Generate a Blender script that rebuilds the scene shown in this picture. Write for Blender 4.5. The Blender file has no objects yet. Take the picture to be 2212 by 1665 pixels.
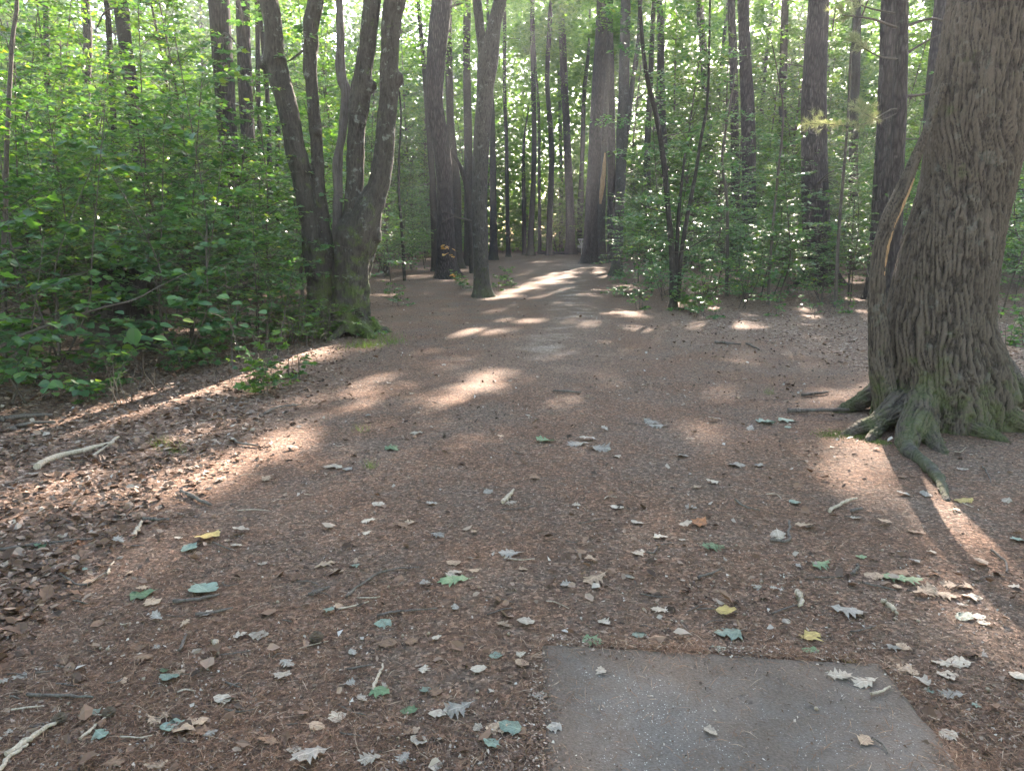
import bpy, math, random
import numpy as np
from mathutils import Vector, Matrix, noise as mnoise

SC = bpy.context.scene
COL = SC.collection
rad = math.radians

# ------------------------------------------------------------------ camera, world, sun, exposure
CAM_H, PITCH, FPX = 1.6, 11.4, 740.0
cam_data = bpy.data.cameras.new('camera')
cam_data.sensor_width = 36.0
cam_data.lens = FPX / 1024.0 * 36.0
cam_data.clip_start = 0.05
cam_data.clip_end = 600.0
cam = bpy.data.objects.new('camera', cam_data)
COL.objects.link(cam)
cam.location = (0, 0, CAM_H)
cam.rotation_euler = (rad(90 - PITCH), 0, 0)
SC.camera = cam

HAZE = 0.0008
SUN_AZ, SUN_EL = 16.5, 27.5          # azimuth to the right of +Y, elevation
S = np.array([math.sin(rad(SUN_AZ)) * math.cos(rad(SUN_EL)), math.cos(rad(SUN_AZ)) * math.cos(rad(SUN_EL)), math.sin(rad(SUN_EL))])
world = bpy.data.worlds.new('World')
SC.world = world
world.use_nodes = True
wn = world.node_tree
bg = wn.nodes['Background']
sky = wn.nodes.new('ShaderNodeTexSky')
sky.sky_type = 'NISHITA'
sky.sun_disc = False
sky.sun_elevation = rad(SUN_EL)
sky.sun_rotation = rad(SUN_AZ)
sky.air_density = 1.0
sky.dust_density = 0.7
wn.links.new(sky.outputs[0], bg.inputs[0])
bg.inputs[1].default_value = 0.10
sun_data = bpy.data.lights.new('sun', 'SUN')
sun_data.energy = 4.6
sun_data.angle = rad(0.55)
sun_data.color = (1.0, 0.94, 0.86)
sun = bpy.data.objects.new('sun', sun_data)
COL.objects.link(sun)
sun.rotation_euler = Vector((-S[0], -S[1], -S[2])).to_track_quat('-Z', 'Y').to_euler()
sun.location = (20, 60, 40)
SC.view_settings.view_transform = 'Standard'
SC.view_settings.look = 'None'
SC.view_settings.gamma = 1.0
SC.view_settings.use_curve_mapping = False
SC.view_settings.exposure = 3.5
SC.view_settings.use_white_balance = True
SC.view_settings.white_balance_temperature = 7350
SC.view_settings.white_balance_tint = 15
SC.render.engine = 'CYCLES'
cy = SC.cycles
cy.use_denoising = True
cy.max_bounces = 7
cy.diffuse_bounces = 4
cy.glossy_bounces = 2
cy.transmission_bounces = 4
cy.transparent_max_bounces = 4
cy.sample_clamp_indirect = 4.0
cy.caustics_reflective = False
cy.caustics_refractive = False

# ------------------------------------------------------------------ geometry of the view (pixels of a 2212-wide print of the photo)
PW = 2212.0 / 1024.0
cp, sp = math.cos(rad(PITCH)), math.sin(rad(PITCH))

def ray(x, y):
    dx = (x / PW - 512.0) / FPX
    dy = -(y / PW - 385.0) / FPX
    return np.array([dx, cp + dy * sp, -sp + dy * cp])

def g(x, y):
    """ground point seen at (x, y)"""
    r = ray(x, y)
    t = CAM_H / max(-r[2], 0.012)
    return r[0] * t, r[1] * t

def at(x, y, Y):
    """point seen at (x, y), Y metres ahead"""
    r = ray(x, y)
    t = Y / r[1]
    return np.array([r[0] * t, Y, CAM_H + r[2] * t])

def px_to_m(px, Y, y=510):
    """width in metres of px print pixels at distance Y"""
    r = ray(0, y)
    return px / PW / FPX * (Y / r[1])

def project(P):
    """world -> print pixels"""
    P = np.atleast_2d(P)
    X, Y, Z = P[:, 0], P[:, 1], P[:, 2] - CAM_H
    d = Y * cp - Z * sp
    u = Y * sp + Z * cp
    d = np.where(d < 0.05, 0.05, d)
    return (512 + FPX * X / d) * PW, (385 - FPX * u / d) * PW

# ------------------------------------------------------------------ noise in numpy
def _hash(ix, iy, iz, seed):
    h = (ix * 374761393 + iy * 668265263 + iz * 2147483647 + seed * 974711) & 0xffffffff
    h = ((h ^ (h >> 13)) * 1274126177) & 0xffffffff
    h = (h ^ (h >> 16)) & 0xffffffff
    return h.astype(np.float64) / 4294967295.0

def vn(x, y, z=0.0, seed=0):
    """value noise 0..1"""
    x, y, z = np.broadcast_arrays(np.asarray(x, float), np.asarray(y, float), np.asarray(z, float))
    xi, yi, zi = np.floor(x).astype(np.int64), np.floor(y).astype(np.int64), np.floor(z).astype(np.int64)
    fx, fy, fz = x - xi, y - yi, z - zi
    fx, fy, fz = [f * f * (3 - 2 * f) for f in (fx, fy, fz)]
    r = 0
    for a in (0, 1):
        wa = fx if a else 1 - fx
        for b in (0, 1):
            wb = fy if b else 1 - fy
            for c in (0, 1):
                wc = fz if c else 1 - fz
                r = r + wa * wb * wc * _hash(xi + a, yi + b, zi + c, seed)
    return r

def fbm(x, y, z=0.0, seed=0, o=3):
    r, a, s = 0, 0.5, 0
    for i in range(o):
        r = r + a * vn(np.asarray(x) * 2 ** i, np.asarray(y) * 2 ** i, np.asarray(z) * 2 ** i, seed + i)
        s += a
        a *= 0.5
    return r / s

def gh(x, y):
    """ground height"""
    x, y = np.asarray(x, float), np.asarray(y, float)
    d = np.hypot(x, y)
    far = np.clip((d - 8) / 25, 0, 1)
    h = (fbm(x * 0.55, y * 0.55, 0, 5) - 0.5) * (0.05 + 0.12 * far)
    # the worn path is a little hollow, the woods beside it a little higher
    side = np.clip((np.abs(x - 0.12 * y) - 4.5) / 6, 0, 1)
    h = h + side * far * 0.12
    return h

# ------------------------------------------------------------------ mesh helpers
def np_mesh(name, V, F, mats=(), smooth=True, midx=None):
    """V (n,3), F (m,k) all faces of one size"""
    me = bpy.data.meshes.new(name)
    V = np.asarray(V, np.float32)
    F = np.asarray(F, np.int32)
    m, k = F.shape
    me.vertices.add(len(V))
    me.vertices.foreach_set('co', V.ravel())
    me.loops.add(m * k)
    me.loops.foreach_set('vertex_index', F.ravel())
    me.polygons.add(m)
    me.polygons.foreach_set('loop_start', np.arange(0, m * k, k, dtype=np.int32))
    me.polygons.foreach_set('use_smooth', np.full(m, smooth, bool))
    for mt in mats:
        me.materials.append(mt)
    if midx is not None:
        me.polygons.foreach_set('material_index', np.asarray(midx, np.int32))
    me.update(calc_edges=True)
    me.validate()
    return me

def add(name, me, parent=None, loc=None, rot=None, scale=None):
    o = bpy.data.objects.new(name, me)
    COL.objects.link(o)
    if parent is not None:
        o.parent = parent
    if loc is not None:
        o.location = [float(v) for v in loc]
    if rot is not None:
        o.rotation_euler = rot
    if scale is not None:
        o.scale = (scale, scale, scale) if np.isscalar(scale) else scale
    return o

def tag(o, label, cat, group=None, kind=None):
    o['label'] = label
    if cat:
        o['category'] = cat
    if group:
        o['group'] = group
    if kind:
        o['kind'] = kind
    return o

def thing(name, label, cat, loc=(0, 0, 0), rz=0.0, group=None):
    return tag(add(name, None, None, loc, (0, 0, rz)), label, cat, group)

def catmull(pts, n):
    pts = np.asarray(pts, float)
    if len(pts) == 2:
        t = np.linspace(0, 1, n)[:, None]
        return pts[0] * (1 - t) + pts[1] * t
    P = np.vstack([2 * pts[0] - pts[1], pts, 2 * pts[-1] - pts[-2]])
    seg = len(pts) - 1
    u = np.linspace(0, seg - 1e-9, n)
    i = u.astype(int)
    t = (u - i)[:, None]
    a, b, c, d = P[i], P[i + 1], P[i + 2], P[i + 3]
    return 0.5 * (2 * b + (c - a) * t + (2 * a - 5 * b + 4 * c - d) * t ** 2 + (3 * b - a - 3 * c + d) * t ** 3)

def frames(C):
    T = np.gradient(C, axis=0)
    T /= np.linalg.norm(T, axis=1, keepdims=True) + 1e-9
    ref = np.array([0.0, 1.0, 0.0]) if abs(T[:, 1]).mean() < 0.8 else np.array([1.0, 0, 0])
    A = np.cross(T, ref)
    A /= np.linalg.norm(A, axis=1, keepdims=True) + 1e-9
    B = np.cross(T, A)
    return T, A, B

def tube(C, R, sides=8, bump=0.0, seed=0, flare=0.0, roots=5, rootamp=0.0, cap=True):
    """quads of a tube along C with radii R; flare and roots widen its lower end"""
    C = np.asarray(C, float)
    R = np.asarray(R, float)
    n = len(C)
    T, A, B = frames(C)
    th = np.linspace(0, 2 * math.pi, sides, endpoint=False)
    rr = np.repeat(R[:, None], sides, 1)
    L = np.concatenate([[0], np.cumsum(np.linalg.norm(np.diff(C, axis=0), axis=1))])
    if bump:
        k = R[0] * 2.2 + 1e-6
        nz = vn(np.cos(th)[None] * 1.3 + 9 + seed, np.sin(th)[None] * 1.3 + 5, L[:, None] / k * 0.8, seed) - 0.5
        rr = rr * (1 + bump * 2 * nz)
    if flare:
        f = np.exp(-L / (R[0] * 1.2))
        rt = 0.5 + 0.5 * np.cos(th * roots + seed + 1.2 * np.sin(th * 2 + seed))
        rr = rr * (1 + f[:, None] * flare * (1 + rootamp * (rt[None] - 0.3)))
    V = C[:, None] + rr[..., None] * (np.cos(th)[None, :, None] * A[:, None] + np.sin(th)[None, :, None] * B[:, None])
    V = V.reshape(-1, 3)
    i = np.arange(n - 1)[:, None] * sides
    j = np.arange(sides)[None]
    j2 = (j + 1) % sides
    F = np.stack([i + j, i + j2, i + sides + j2, i + sides + j], -1).reshape(-1, 4)
    if cap and sides >= 4:
        V = np.vstack([V, C[-1:] + T[-1:] * R[-1] * 0.4, C[:1]])
        ti, bi = len(V) - 2, len(V) - 1
        e = (n - 1) * sides
        jj = np.arange(0, sides, 2)
        top = np.stack([np.full(len(jj), ti), e + jj, e + (jj + 1) % sides, e + (jj + 2) % sides], -1)
        F = np.vstack([F, top])
    return V, F

class Acc:
    """collects quads"""
    def __init__(s):
        s.V, s.F, s.n = [], [], 0
    def put(s, V, F):
        s.V.append(V)
        s.F.append(F + s.n)
        s.n += len(V)
    def tube(s, *a, **k):
        s.put(*tube(*a, **k))
    def mesh(s, name, mat, smooth=True):
        return np_mesh(name, np.vstack(s.V), np.vstack(s.F), [mat] if mat else [], smooth)

# ------------------------------------------------------------------ materials
def mat_new(name):
    m = bpy.data.materials.new(name)
    m.use_nodes = True
    nt = m.node_tree
    for n in list(nt.nodes):
        nt.nodes.remove(n)
    out = nt.nodes.new('ShaderNodeOutputMaterial')
    return m, nt, out

class G:
    """small node helper"""
    def __init__(s, nt):
        s.nt = nt
    def n(s, t, **kw):
        nd = s.nt.nodes.new('ShaderNode' + t)
        for k, v in kw.items():
            if k.startswith('_'):
                setattr(nd, k[1:], v)
        for k, v in kw.items():
            if not k.startswith('_'):
                s.set(nd.inputs[k.replace('__', ' ')], v)
        return nd
    def set(s, inp, v):
        if hasattr(v, 'is_output') or isinstance(v, bpy.types.NodeSocket):
            s.nt.links.new(v, inp)
        else:
            inp.default_value = v
    def noise(s, vec, scale, detail=3, rough=0.55, dist=0.0):
        nd = s.n('TexNoise', Scale=scale, Detail=detail, Roughness=rough, Distortion=dist)
        if vec is not None:
            s.nt.links.new(vec, nd.inputs['Vector'])
        return nd.outputs['Fac']
    def map(s, vec, scale=(1, 1, 1), loc=(0, 0, 0), rot=(0, 0, 0)):
        nd = s.n('Mapping')
        s.nt.links.new(vec, nd.inputs[0])
        nd.inputs['Scale'].default_value = scale
        nd.inputs['Location'].default_value = loc
        nd.inputs['Rotation'].default_value = rot
        return nd.outputs[0]
    def ramp(s, fac, stops, interp='LINEAR'):
        nd = s.n('ValToRGB')
        s.nt.links.new(fac, nd.inputs[0])
        cr = nd.color_ramp
        cr.interpolation = interp
        while len(cr.elements) < len(stops):
            cr.elements.new(0.5)
        for e, (p, c) in zip(cr.elements, stops):
            e.position = p
            e.color = (c, c, c, 1) if np.isscalar(c) else (*c, 1)
        return nd.outputs[0]
    def math(s, op, a, b=None, clamp=False):
        nd = s.nt.nodes.new('ShaderNodeMath')
        nd.operation = op
        nd.use_clamp = clamp
        s.set(nd.inputs[0], a)
        if b is not None:
            s.set(nd.inputs[1], b)
        return nd.outputs[0]
    def mix(s, fac, a, b, mode='MIX'):
        nd = s.nt.nodes.new('ShaderNodeMix')
        nd.data_type = 'RGBA'
        nd.blend_type = mode
        s.set(nd.inputs[0], fac)
        for i, v in ((6, a), (7, b)):
            if isinstance(v, tuple):
                v = (*v, 1) if len(v) == 3 else v
            s.set(nd.inputs[i], v)
        return nd.outputs[2]
    def bump(s, h, strength=0.5, dist=0.01, normal=None):
        nd = s.n('Bump', Strength=strength, Distance=dist)
        s.nt.links.new(h, nd.inputs['Height'])
        if normal is not None:
            s.nt.links.new(normal, nd.inputs['Normal'])
        return nd.outputs[0]

def leaf_mat(name, stops, trans=0.42, tint=(1.25, 1.35, 0.55), rough=0.42, spec=0.5):
    """leaf: glossy upper side, light shines through; colour differs leaf by leaf"""
    m, nt, out = mat_new(name)
    k = G(nt)
    geo = k.n('NewGeometry')
    oi = k.n('ObjectInfo')
    r = k.math('FRACT', k.math('ADD', geo.outputs['Random Per Island'], oi.outputs['Random']))
    col = k.ramp(r, stops)
    tc = k.n('TexCoord')
    blotch = k.noise(tc.outputs['Object'], 9.0, 2)
    col = k.mix(k.math('MULTIPLY', blotch, 0.35), col, (0.05, 0.09, 0.02))
    bs = k.n('BsdfPrincipled', Base__Color=col, Roughness=rough)
    bs.inputs['Specular IOR Level'].default_value = spec
    tr = k.n('BsdfTranslucent', Color=k.mix(1.0, col, tint, 'MULTIPLY'))
    ms = k.n('MixShader', Fac=trans)
    nt.links.new(bs.outputs[0], ms.inputs[1])
    nt.links.new(tr.outputs[0], ms.inputs[2])
    nt.links.new(ms.outputs[0], out.inputs[0])
    return m

M = {}
M['leaf'] = leaf_mat('broad_leaf', [(0.0, (0.030, 0.086, 0.034)), (0.35, (0.054, 0.140, 0.044)), (0.7, (0.090, 0.20, 0.050)), (0.95, (0.16, 0.28, 0.05)), (0.98, (0.30, 0.29, 0.05)), (1.0, (0.030, 0.086, 0.034))], trans=0.5, tint=(1.4, 1.5, 0.55))
M['leaf_teal'] = leaf_mat('cool_leaf', [(0.0, (0.035, 0.10, 0.048)), (0.5, (0.065, 0.165, 0.068)), (0.9, (0.11, 0.23, 0.075)), (1.0, (0.2, 0.25, 0.05))], trans=0.46, tint=(1.4, 1.45, 0.6), rough=0.30)
M['leaf_bright'] = leaf_mat('bright_leaf', [(0.0, (0.06, 0.13, 0.03)), (0.5, (0.09, 0.18, 0.035)), (0.9, (0.14, 0.24, 0.04)), (1.0, (0.2, 0.26, 0.05))], trans=0.5)
M['leaf_canopy'] = leaf_mat('canopy_leaf', [(0.0, (0.05, 0.12, 0.03)), (0.5, (0.09, 0.19, 0.04)), (1.0, (0.15, 0.26, 0.05))], trans=0.58, tint=(1.5, 1.6, 0.6))
M['leaf_yellow'] = leaf_mat('turned_leaf', [(0.0, (0.5, 0.22, 0.03)), (0.5, (0.55, 0.33, 0.05)), (1.0, (0.4, 0.15, 0.03))], tint=(1.2, 1.0, 0.5))
M['pine_needle'] = leaf_mat('green_needle', [(0.0, (0.15, 0.19, 0.10)), (0.6, (0.30, 0.31, 0.18)), (1.0, (0.5, 0.46, 0.32))], trans=0.5, tint=(1.3, 1.3, 0.8))
M['grass'] = leaf_mat('grass_blade', [(0.0, (0.10, 0.16, 0.04)), (1.0, (0.2, 0.25, 0.06))])

def bark_mat(name, dark, light, moss_amt=0.3, ridge=14.0, stretch=0.18, bump=0.6, dist=0.012, lichen=0.25, moss_h=1.5, plates=False, attr=0.0):
    m, nt, out = mat_new(name)
    k = G(nt)
    tc = k.n('TexCoord')
    co = tc.outputs['Object']
    v = k.map(co, (1, 1, stretch))
    w = k.noise(v, ridge * 0.5, 2)
    vv = k.n('VectorMath', _operation='ADD')
    nt.links.new(v, vv.inputs[0])
    sc = k.n('VectorMath', _operation='SCALE', Scale=0.05)
    nz = k.n('TexNoise', Scale=ridge * 0.4, Detail=1)
    nt.links.new(v, nz.inputs['Vector'])
    nt.links.new(nz.outputs['Color'], sc.inputs[0])
    nt.links.new(sc.outputs[0], vv.inputs[1])
    if plates:
        vo = k.n('TexVoronoi', _feature='DISTANCE_TO_EDGE', Scale=ridge * 0.9)
        nt.links.new(vv.outputs[0], vo.inputs['Vector'])
        rid = k.math('MULTIPLY', vo.outputs['Distance'], 3.0, True)
    else:
        a = k.noise(vv.outputs[0], ridge, 3, 0.6)
        rid = k.math('SUBTRACT', 1.0, k.math('ABSOLUTE', k.math('MULTIPLY', k.math('SUBTRACT', a, 0.5), 5.0)), True)
    fine = k.noise(k.map(co, (1, 1, 0.4)), 90, 4, 0.65)
    if attr:
        ar_ = k.n('Attribute', _attribute_name='ridge').outputs['Fac']
        rid = k.math('ADD', k.math('MULTIPLY', rid, 1 - attr), k.math('MULTIPLY', ar_, attr))
    tone = k.math('ADD', k.math('MULTIPLY', rid, 0.55), k.math('MULTIPLY', fine, 0.5))
    p0, p1, p2 = (0.15, 0.55, 0.85) if attr < .5 else (0.32, 0.58, 0.95)
    col = k.ramp(tone, [(p0, dark), (p1, tuple(0.5 * (a + b) for a, b in zip(dark, light))), (p2, light)])
    # lichen patches
    li = k.ramp(k.noise(co, 7, 5, 0.7), [(0.58, 0.0), (0.66, 1.0)])
    col = k.mix(k.math('MULTIPLY', li, lichen), col, (0.20, 0.22, 0.19))
    # moss
    sep = k.n('SeparateXYZ')
    nt.links.new(co, sep.inputs[0])
    hz = k.math('SUBTRACT', 1.0, k.math('DIVIDE', sep.outputs[2], moss_h), True)
    mo = k.noise(co, 4.5, 5, 0.7)
    mm = k.math('ADD', mo, k.math('MULTIPLY', hz, 0.22))
    mf = k.ramp(mm, [(0.62, 0.0), (0.74, 1.0)])
    mcol = k.ramp(k.noise(co, 60, 2), [(0.3, (0.03, 0.045, 0.012)), (0.7, (0.10, 0.13, 0.03))])
    col = k.mix(k.math('MULTIPLY', mf, moss_amt), col, mcol)
    h = k.math('ADD', k.math('MULTIPLY', rid, 1.0), k.math('MULTIPLY', fine, 0.5))
    bs = k.n('BsdfPrincipled', Base__Color=col, Roughness=0.9, Normal=k.bump(h, bump, dist))
    bs.inputs['Specular IOR Level'].default_value = 0.25
    nt.links.new(bs.outputs[0], out.inputs[0])
    return m

M['bark_pine'] = bark_mat('pine_bark', (0.0174, 0.0129, 0.0124), (0.0743, 0.0570, 0.0545), 0.1, 18, 0.2, 0.9, 0.03, 0.12, 0.8, True)
M['bark_grey'] = bark_mat('grey_bark', (0.0214, 0.0171, 0.0147), (0.0784, 0.0665, 0.0594), 0.35, 22, 0.25, 0.6, 0.014, 0.4, 1.5)
M['bark_dark'] = bark_mat('dark_bark', (0.0123, 0.0098, 0.0083), (0.0490, 0.0392, 0.0343), 0.2, 26, 0.25, 0.6, 0.012, 0.2, 1.0)
M['bark_clump'] = bark_mat('mossy_bark', (0.0148, 0.0116, 0.0084), (0.0713, 0.0591, 0.0496), 0.85, 24, 0.28, 0.8, 0.012, 0.5, 2.6, attr=0.3)
M['bark_oak'] = bark_mat('furrowed_bark', (0.0072, 0.0048, 0.0036), (0.1200, 0.0922, 0.0720), 0.42, 60, 0.3, 0.9, 0.008, 0.2, 1.0, attr=0.7)
M['bark_dead'] = bark_mat('weathered_wood', (0.0420, 0.0315, 0.0273), (0.1176, 0.0966, 0.0882), 0.15, 30, 0.08, 0.5, 0.01, 0.2, 1.0)
M['twig'] = bark_mat('twig_bark', (0.03, 0.024, 0.02), (0.10, 0.08, 0.068), 0.1, 60, 0.3, 0.3, 0.003, 0.2, 1.0)
M['wood_raw_and_sunlit'] = bark_mat('torn_wood', (0.13, 0.07, 0.035), (0.40, 0.24, 0.13), 0.0, 30, 0.05, 0.4, 0.01, 0.0, 1.0)  # torn wood, and the colour of the sunlight streak on the side stem

def simple_mat(name, col, rough=0.8, metal=0.0, var=0.3, scale=40, col2=None, bump=0.0):
    m, nt, out = mat_new(name)
    k = G(nt)
    tc = k.n('TexCoord')
    nz = k.noise(tc.outputs['Object'], scale, 4, 0.6)
    c2 = col2 or tuple(c * (1 - var) for c in col)
    c = k.ramp(nz, [(0.3, c2), (0.7, col)])
    bs = k.n('BsdfPrincipled', Base__Color=c, Roughness=rough, Metallic=metal)
    if bump:
        nt.links.new(k.bump(nz, bump, 0.01), bs.inputs['Normal'])
    nt.links.new(bs.outputs[0], out.inputs[0])
    return m

def dry_leaf_mat(name, col, col2, trans=0.12, rough=0.6):
    """leaf lying on the ground: veins follow the leaf's own axes (x across, y along)"""
    m, nt, out = mat_new(name)
    k = G(nt)
    tc = k.n('TexCoord')
    co = tc.outputs['Object']
    sep = k.n('SeparateXYZ')
    nt.links.new(co, sep.inputs[0])
    oi = k.n('ObjectInfo')
    ax = k.math('ABSOLUTE', sep.outputs[0])
    mid = k.math('LESS_THAN', ax, 0.018)
    sv = k.math('FRACT', k.math('MULTIPLY', k.math('SUBTRACT', sep.outputs[1], k.math('MULTIPLY', ax, 0.8)), 8.0))
    side = k.math('MULTIPLY', k.math('LESS_THAN', sv, 0.12), 0.6)
    vein = k.math('MAXIMUM', mid, side)
    shifted = k.n('VectorMath', _operation='ADD')
    nt.links.new(co, shifted.inputs[0])
    cmb = k.n('CombineXYZ', X=k.math('MULTIPLY', oi.outputs['Random'], 50.0))
    nt.links.new(cmb.outputs[0], shifted.inputs[1])
    nz = k.noise(shifted.outputs[0], 3.5, 5, 0.65)
    base = k.ramp(nz, [(0.35, col2), (0.6, col)])
    sp_ = k.ramp(k.noise(shifted.outputs[0], 14, 2), [(0.68, 0.0), (0.74, 0.6)])
    base = k.mix(sp_, base, tuple(c * 0.35 for c in col2))
    hv = k.n('HueSaturation', Color=base, Value=k.math('ADD', 0.75, k.math('MULTIPLY', oi.outputs['Random'], 0.5)))
    base = k.mix(k.math('MULTIPLY', vein, 0.35), hv.outputs[0], tuple(min(1, c * 1.7 + 0.03) for c in col))
    bs = k.n('BsdfPrincipled', Base__Color=base, Roughness=rough, Normal=k.bump(k.math('ADD', nz, vein), 0.4, 0.05))
    bs.inputs['Specular IOR Level'].default_value = 0.4
    tr = k.n('BsdfTranslucent', Color=base)
    ms = k.n('MixShader', Fac=trans)
    nt.links.new(bs.outputs[0], ms.inputs[1])
    nt.links.new(tr.outputs[0], ms.inputs[2])
    nt.links.new(ms.outputs[0], out.inputs[0])
    return m

LC = {
    'pale': dry_leaf_mat('pale_dry_leaf', (0.42, 0.345, 0.275), (0.28, 0.215, 0.165)),
    'grey': dry_leaf_mat('grey_dry_leaf', (0.29, 0.255, 0.22), (0.18, 0.15, 0.125)),
    'tan': dry_leaf_mat('tan_dry_leaf', (0.40, 0.27, 0.18), (0.24, 0.15, 0.10)),
    'brown': dry_leaf_mat('brown_dry_leaf', (0.22, 0.12, 0.07), (0.11, 0.06, 0.04)),
    'orange': dry_leaf_mat('orange_dry_leaf', (0.38, 0.14, 0.05), (0.2, 0.08, 0.04)),
    'yellow': dry_leaf_mat('yellow_dry_leaf', (0.5, 0.36, 0.12), (0.33, 0.21, 0.08)),
    'green': dry_leaf_mat('green_fallen_leaf', (0.13, 0.20, 0.10), (0.08, 0.14, 0.07), 0.2, 0.5),
    'blue-green': dry_leaf_mat('bluish_fallen_leaf', (0.20, 0.25, 0.20), (0.12, 0.16, 0.12), 0.15, 0.5),
}

def ramp_island_mat(name, stops, rough=0.8):
    m, nt, out = mat_new(name)
    k = G(nt)
    geo = k.n('NewGeometry')
    col = k.ramp(geo.outputs['Random Per Island'], stops)
    bs = k.n('BsdfPrincipled', Base__Color=col, Roughness=rough)
    bs.inputs['Specular IOR Level'].default_value = 0.3
    nt.links.new(bs.outputs[0], out.inputs[0])
    return m

M['needles'] = ramp_island_mat('dry_needles', [(0.0, (0.045, 0.022, 0.014)), (0.4, (0.12, 0.058, 0.034)), (0.75, (0.21, 0.105, 0.062)), (0.93, (0.30, 0.175, 0.11)), (1.0, (0.42, 0.31, 0.23))])
M['crumbs'] = ramp_island_mat('leaf_crumbs', [(0.0, (0.035, 0.022, 0.016)), (0.35, (0.11, 0.062, 0.042)), (0.7, (0.20, 0.125, 0.09)), (0.9, (0.30, 0.22, 0.175)), (1.0, (0.44, 0.38, 0.33))])
M['litter'] = ramp_island_mat('broad_leaf_litter', [(0.0, (0.04, 0.022, 0.014)), (0.4, (0.12, 0.062, 0.038)), (0.78, (0.21, 0.12, 0.08)), (0.95, (0.29, 0.20, 0.15)), (1.0, (0.36, 0.30, 0.25))], 0.7)
M['acorn'] = simple_mat('acorn_shell', (0.30, 0.22, 0.15), 0.45, 0, 0.5, 30)
M['acorn_cap'] = simple_mat('acorn_cap', (0.12, 0.08, 0.05), 0.9, 0, 0.5, 90, bump=0.5)
M['stick_dark'] = bark_mat('dark_stick', (0.04, 0.03, 0.026), (0.15, 0.12, 0.105), 0.05, 60, 0.3, 0.4, 0.004, 0.3, 1.0)
M['stick_pale'] = bark_mat('bare_stick', (0.20, 0.15, 0.11), (0.46, 0.37, 0.29), 0.05, 60, 0.1, 0.4, 0.004, 0.1, 1.0)
M['steel'] = simple_mat('galvanised_steel', (0.6, 0.6, 0.58), 0.35, 0.9, 0.2)
M['moss'] = ramp_island_mat('moss_tuft', [(0.0, (0.05, 0.08, 0.015)), (1.0, (0.15, 0.19, 0.04))], 0.9)

# ------------------------------------------------------------------ sun patches to carve out of the leaves (print pixels on the ground): x, y, rx, ry, slant(deg), strength
GAPS = [
    (1185, 602, 85, 10, -14, .68), (1115, 628, 75, 9, -14, .7), (1250, 578, 45, 8, -25, .6), (1215, 632, 60, 7, -10, .45), (1300, 592, 30, 12, 30, .6), (1145, 668, 45, 4, 0, .3), (1190, 588, 60, 5, -10, .55),
    (1020, 718, 85, 9, 0, .8), (1125, 692, 55, 6, 0, .8), (950, 740, 50, 5, 0, .35), (1150, 640, 60, 5, 0, .4),
    (1050, 825, 90, 25, -18, 1.0), (965, 862, 70, 20, -22, .9), (890, 900, 60, 12, -25, .55), (1110, 812, 60, 9, 0, .45), (1010, 800, 40, 10, 0, .7), (1190, 850, 70, 8, 0, .25),
    (800, 838, 70, 18, -20, .9), (760, 870, 70, 18, -20, .95), (850, 800, 50, 10, -15, .55), (720, 780, 90, 10, 0, .4),
    (640, 945, 95, 32, -20, 1.0), (560, 990, 120, 32, -18, 1.0), (450, 1030, 120, 34, -15, .95), (310, 1065, 150, 32, -10, .7),
    (820, 985, 85, 24, -10, .95), (770, 1015, 60, 14, -20, .6), (700, 1040, 50, 12, -30, .35), (520, 935, 90, 12, 0, .6),
    (150, 1040, 140, 30, -8, .7), (70, 1110, 120, 32, 0, .6), (230, 1110, 110, 18, -10, .5), (60, 850, 70, 10, -15, .4), (560, 840, 90, 14, -14, .5), (660, 860, 60, 12, -10, .6), (430, 870, 80, 10, 0, .4), (60, 900, 70, 8, 0, .3),
    (520, 1120, 150, 32, -18, .72), (370, 1190, 130, 30, -18, .68), (220, 1255, 150, 28, -15, .58), (60, 1290, 110, 30, 0, .35), (150, 1370, 120, 18, 0, .3),
    (500, 1620, 60, 8, 0, .15), (30, 1640, 60, 10, 0, .3),
    (1755, 985, 50, 26, 35, .8), (1800, 1035, 65, 26, 40, .95), (1880, 1010, 90, 55, 40, 1.0), (1960, 1100, 120, 48, 48, 1.0), (2060, 1190, 130, 50, 48, 1.0), (2160, 1290, 130, 60, 48, 1.0), (2230, 1400, 100, 80, 50, 1.0), (2225, 1510, 70, 60, 50, .8),
    (1840, 1100, 60, 18, 30, .35), (2020, 1290, 70, 18, 30, .4), (2100, 1440, 70, 22, 30, .35),
    (2180, 800, 80, 12, 0, .5), (2170, 760, 60, 8, 0, .5), (1560, 600, 60, 10, 0, .5), (1700, 590, 60, 10, 0, .4), (1480, 650, 40, 6, 0, .5), (1360, 620, 60, 8, 0, .4), (1830, 610, 50, 12, 0, .5),
    (880, 590, 60, 8, 0, .4), (780, 610, 50, 8, 0, .3), (940, 610, 60, 6, 0, .3), (1560, 690, 140, 8, 0, .18), (1760, 760, 90, 10, 0, .2), (1900, 720, 60, 8, 0, .3),
]
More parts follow.
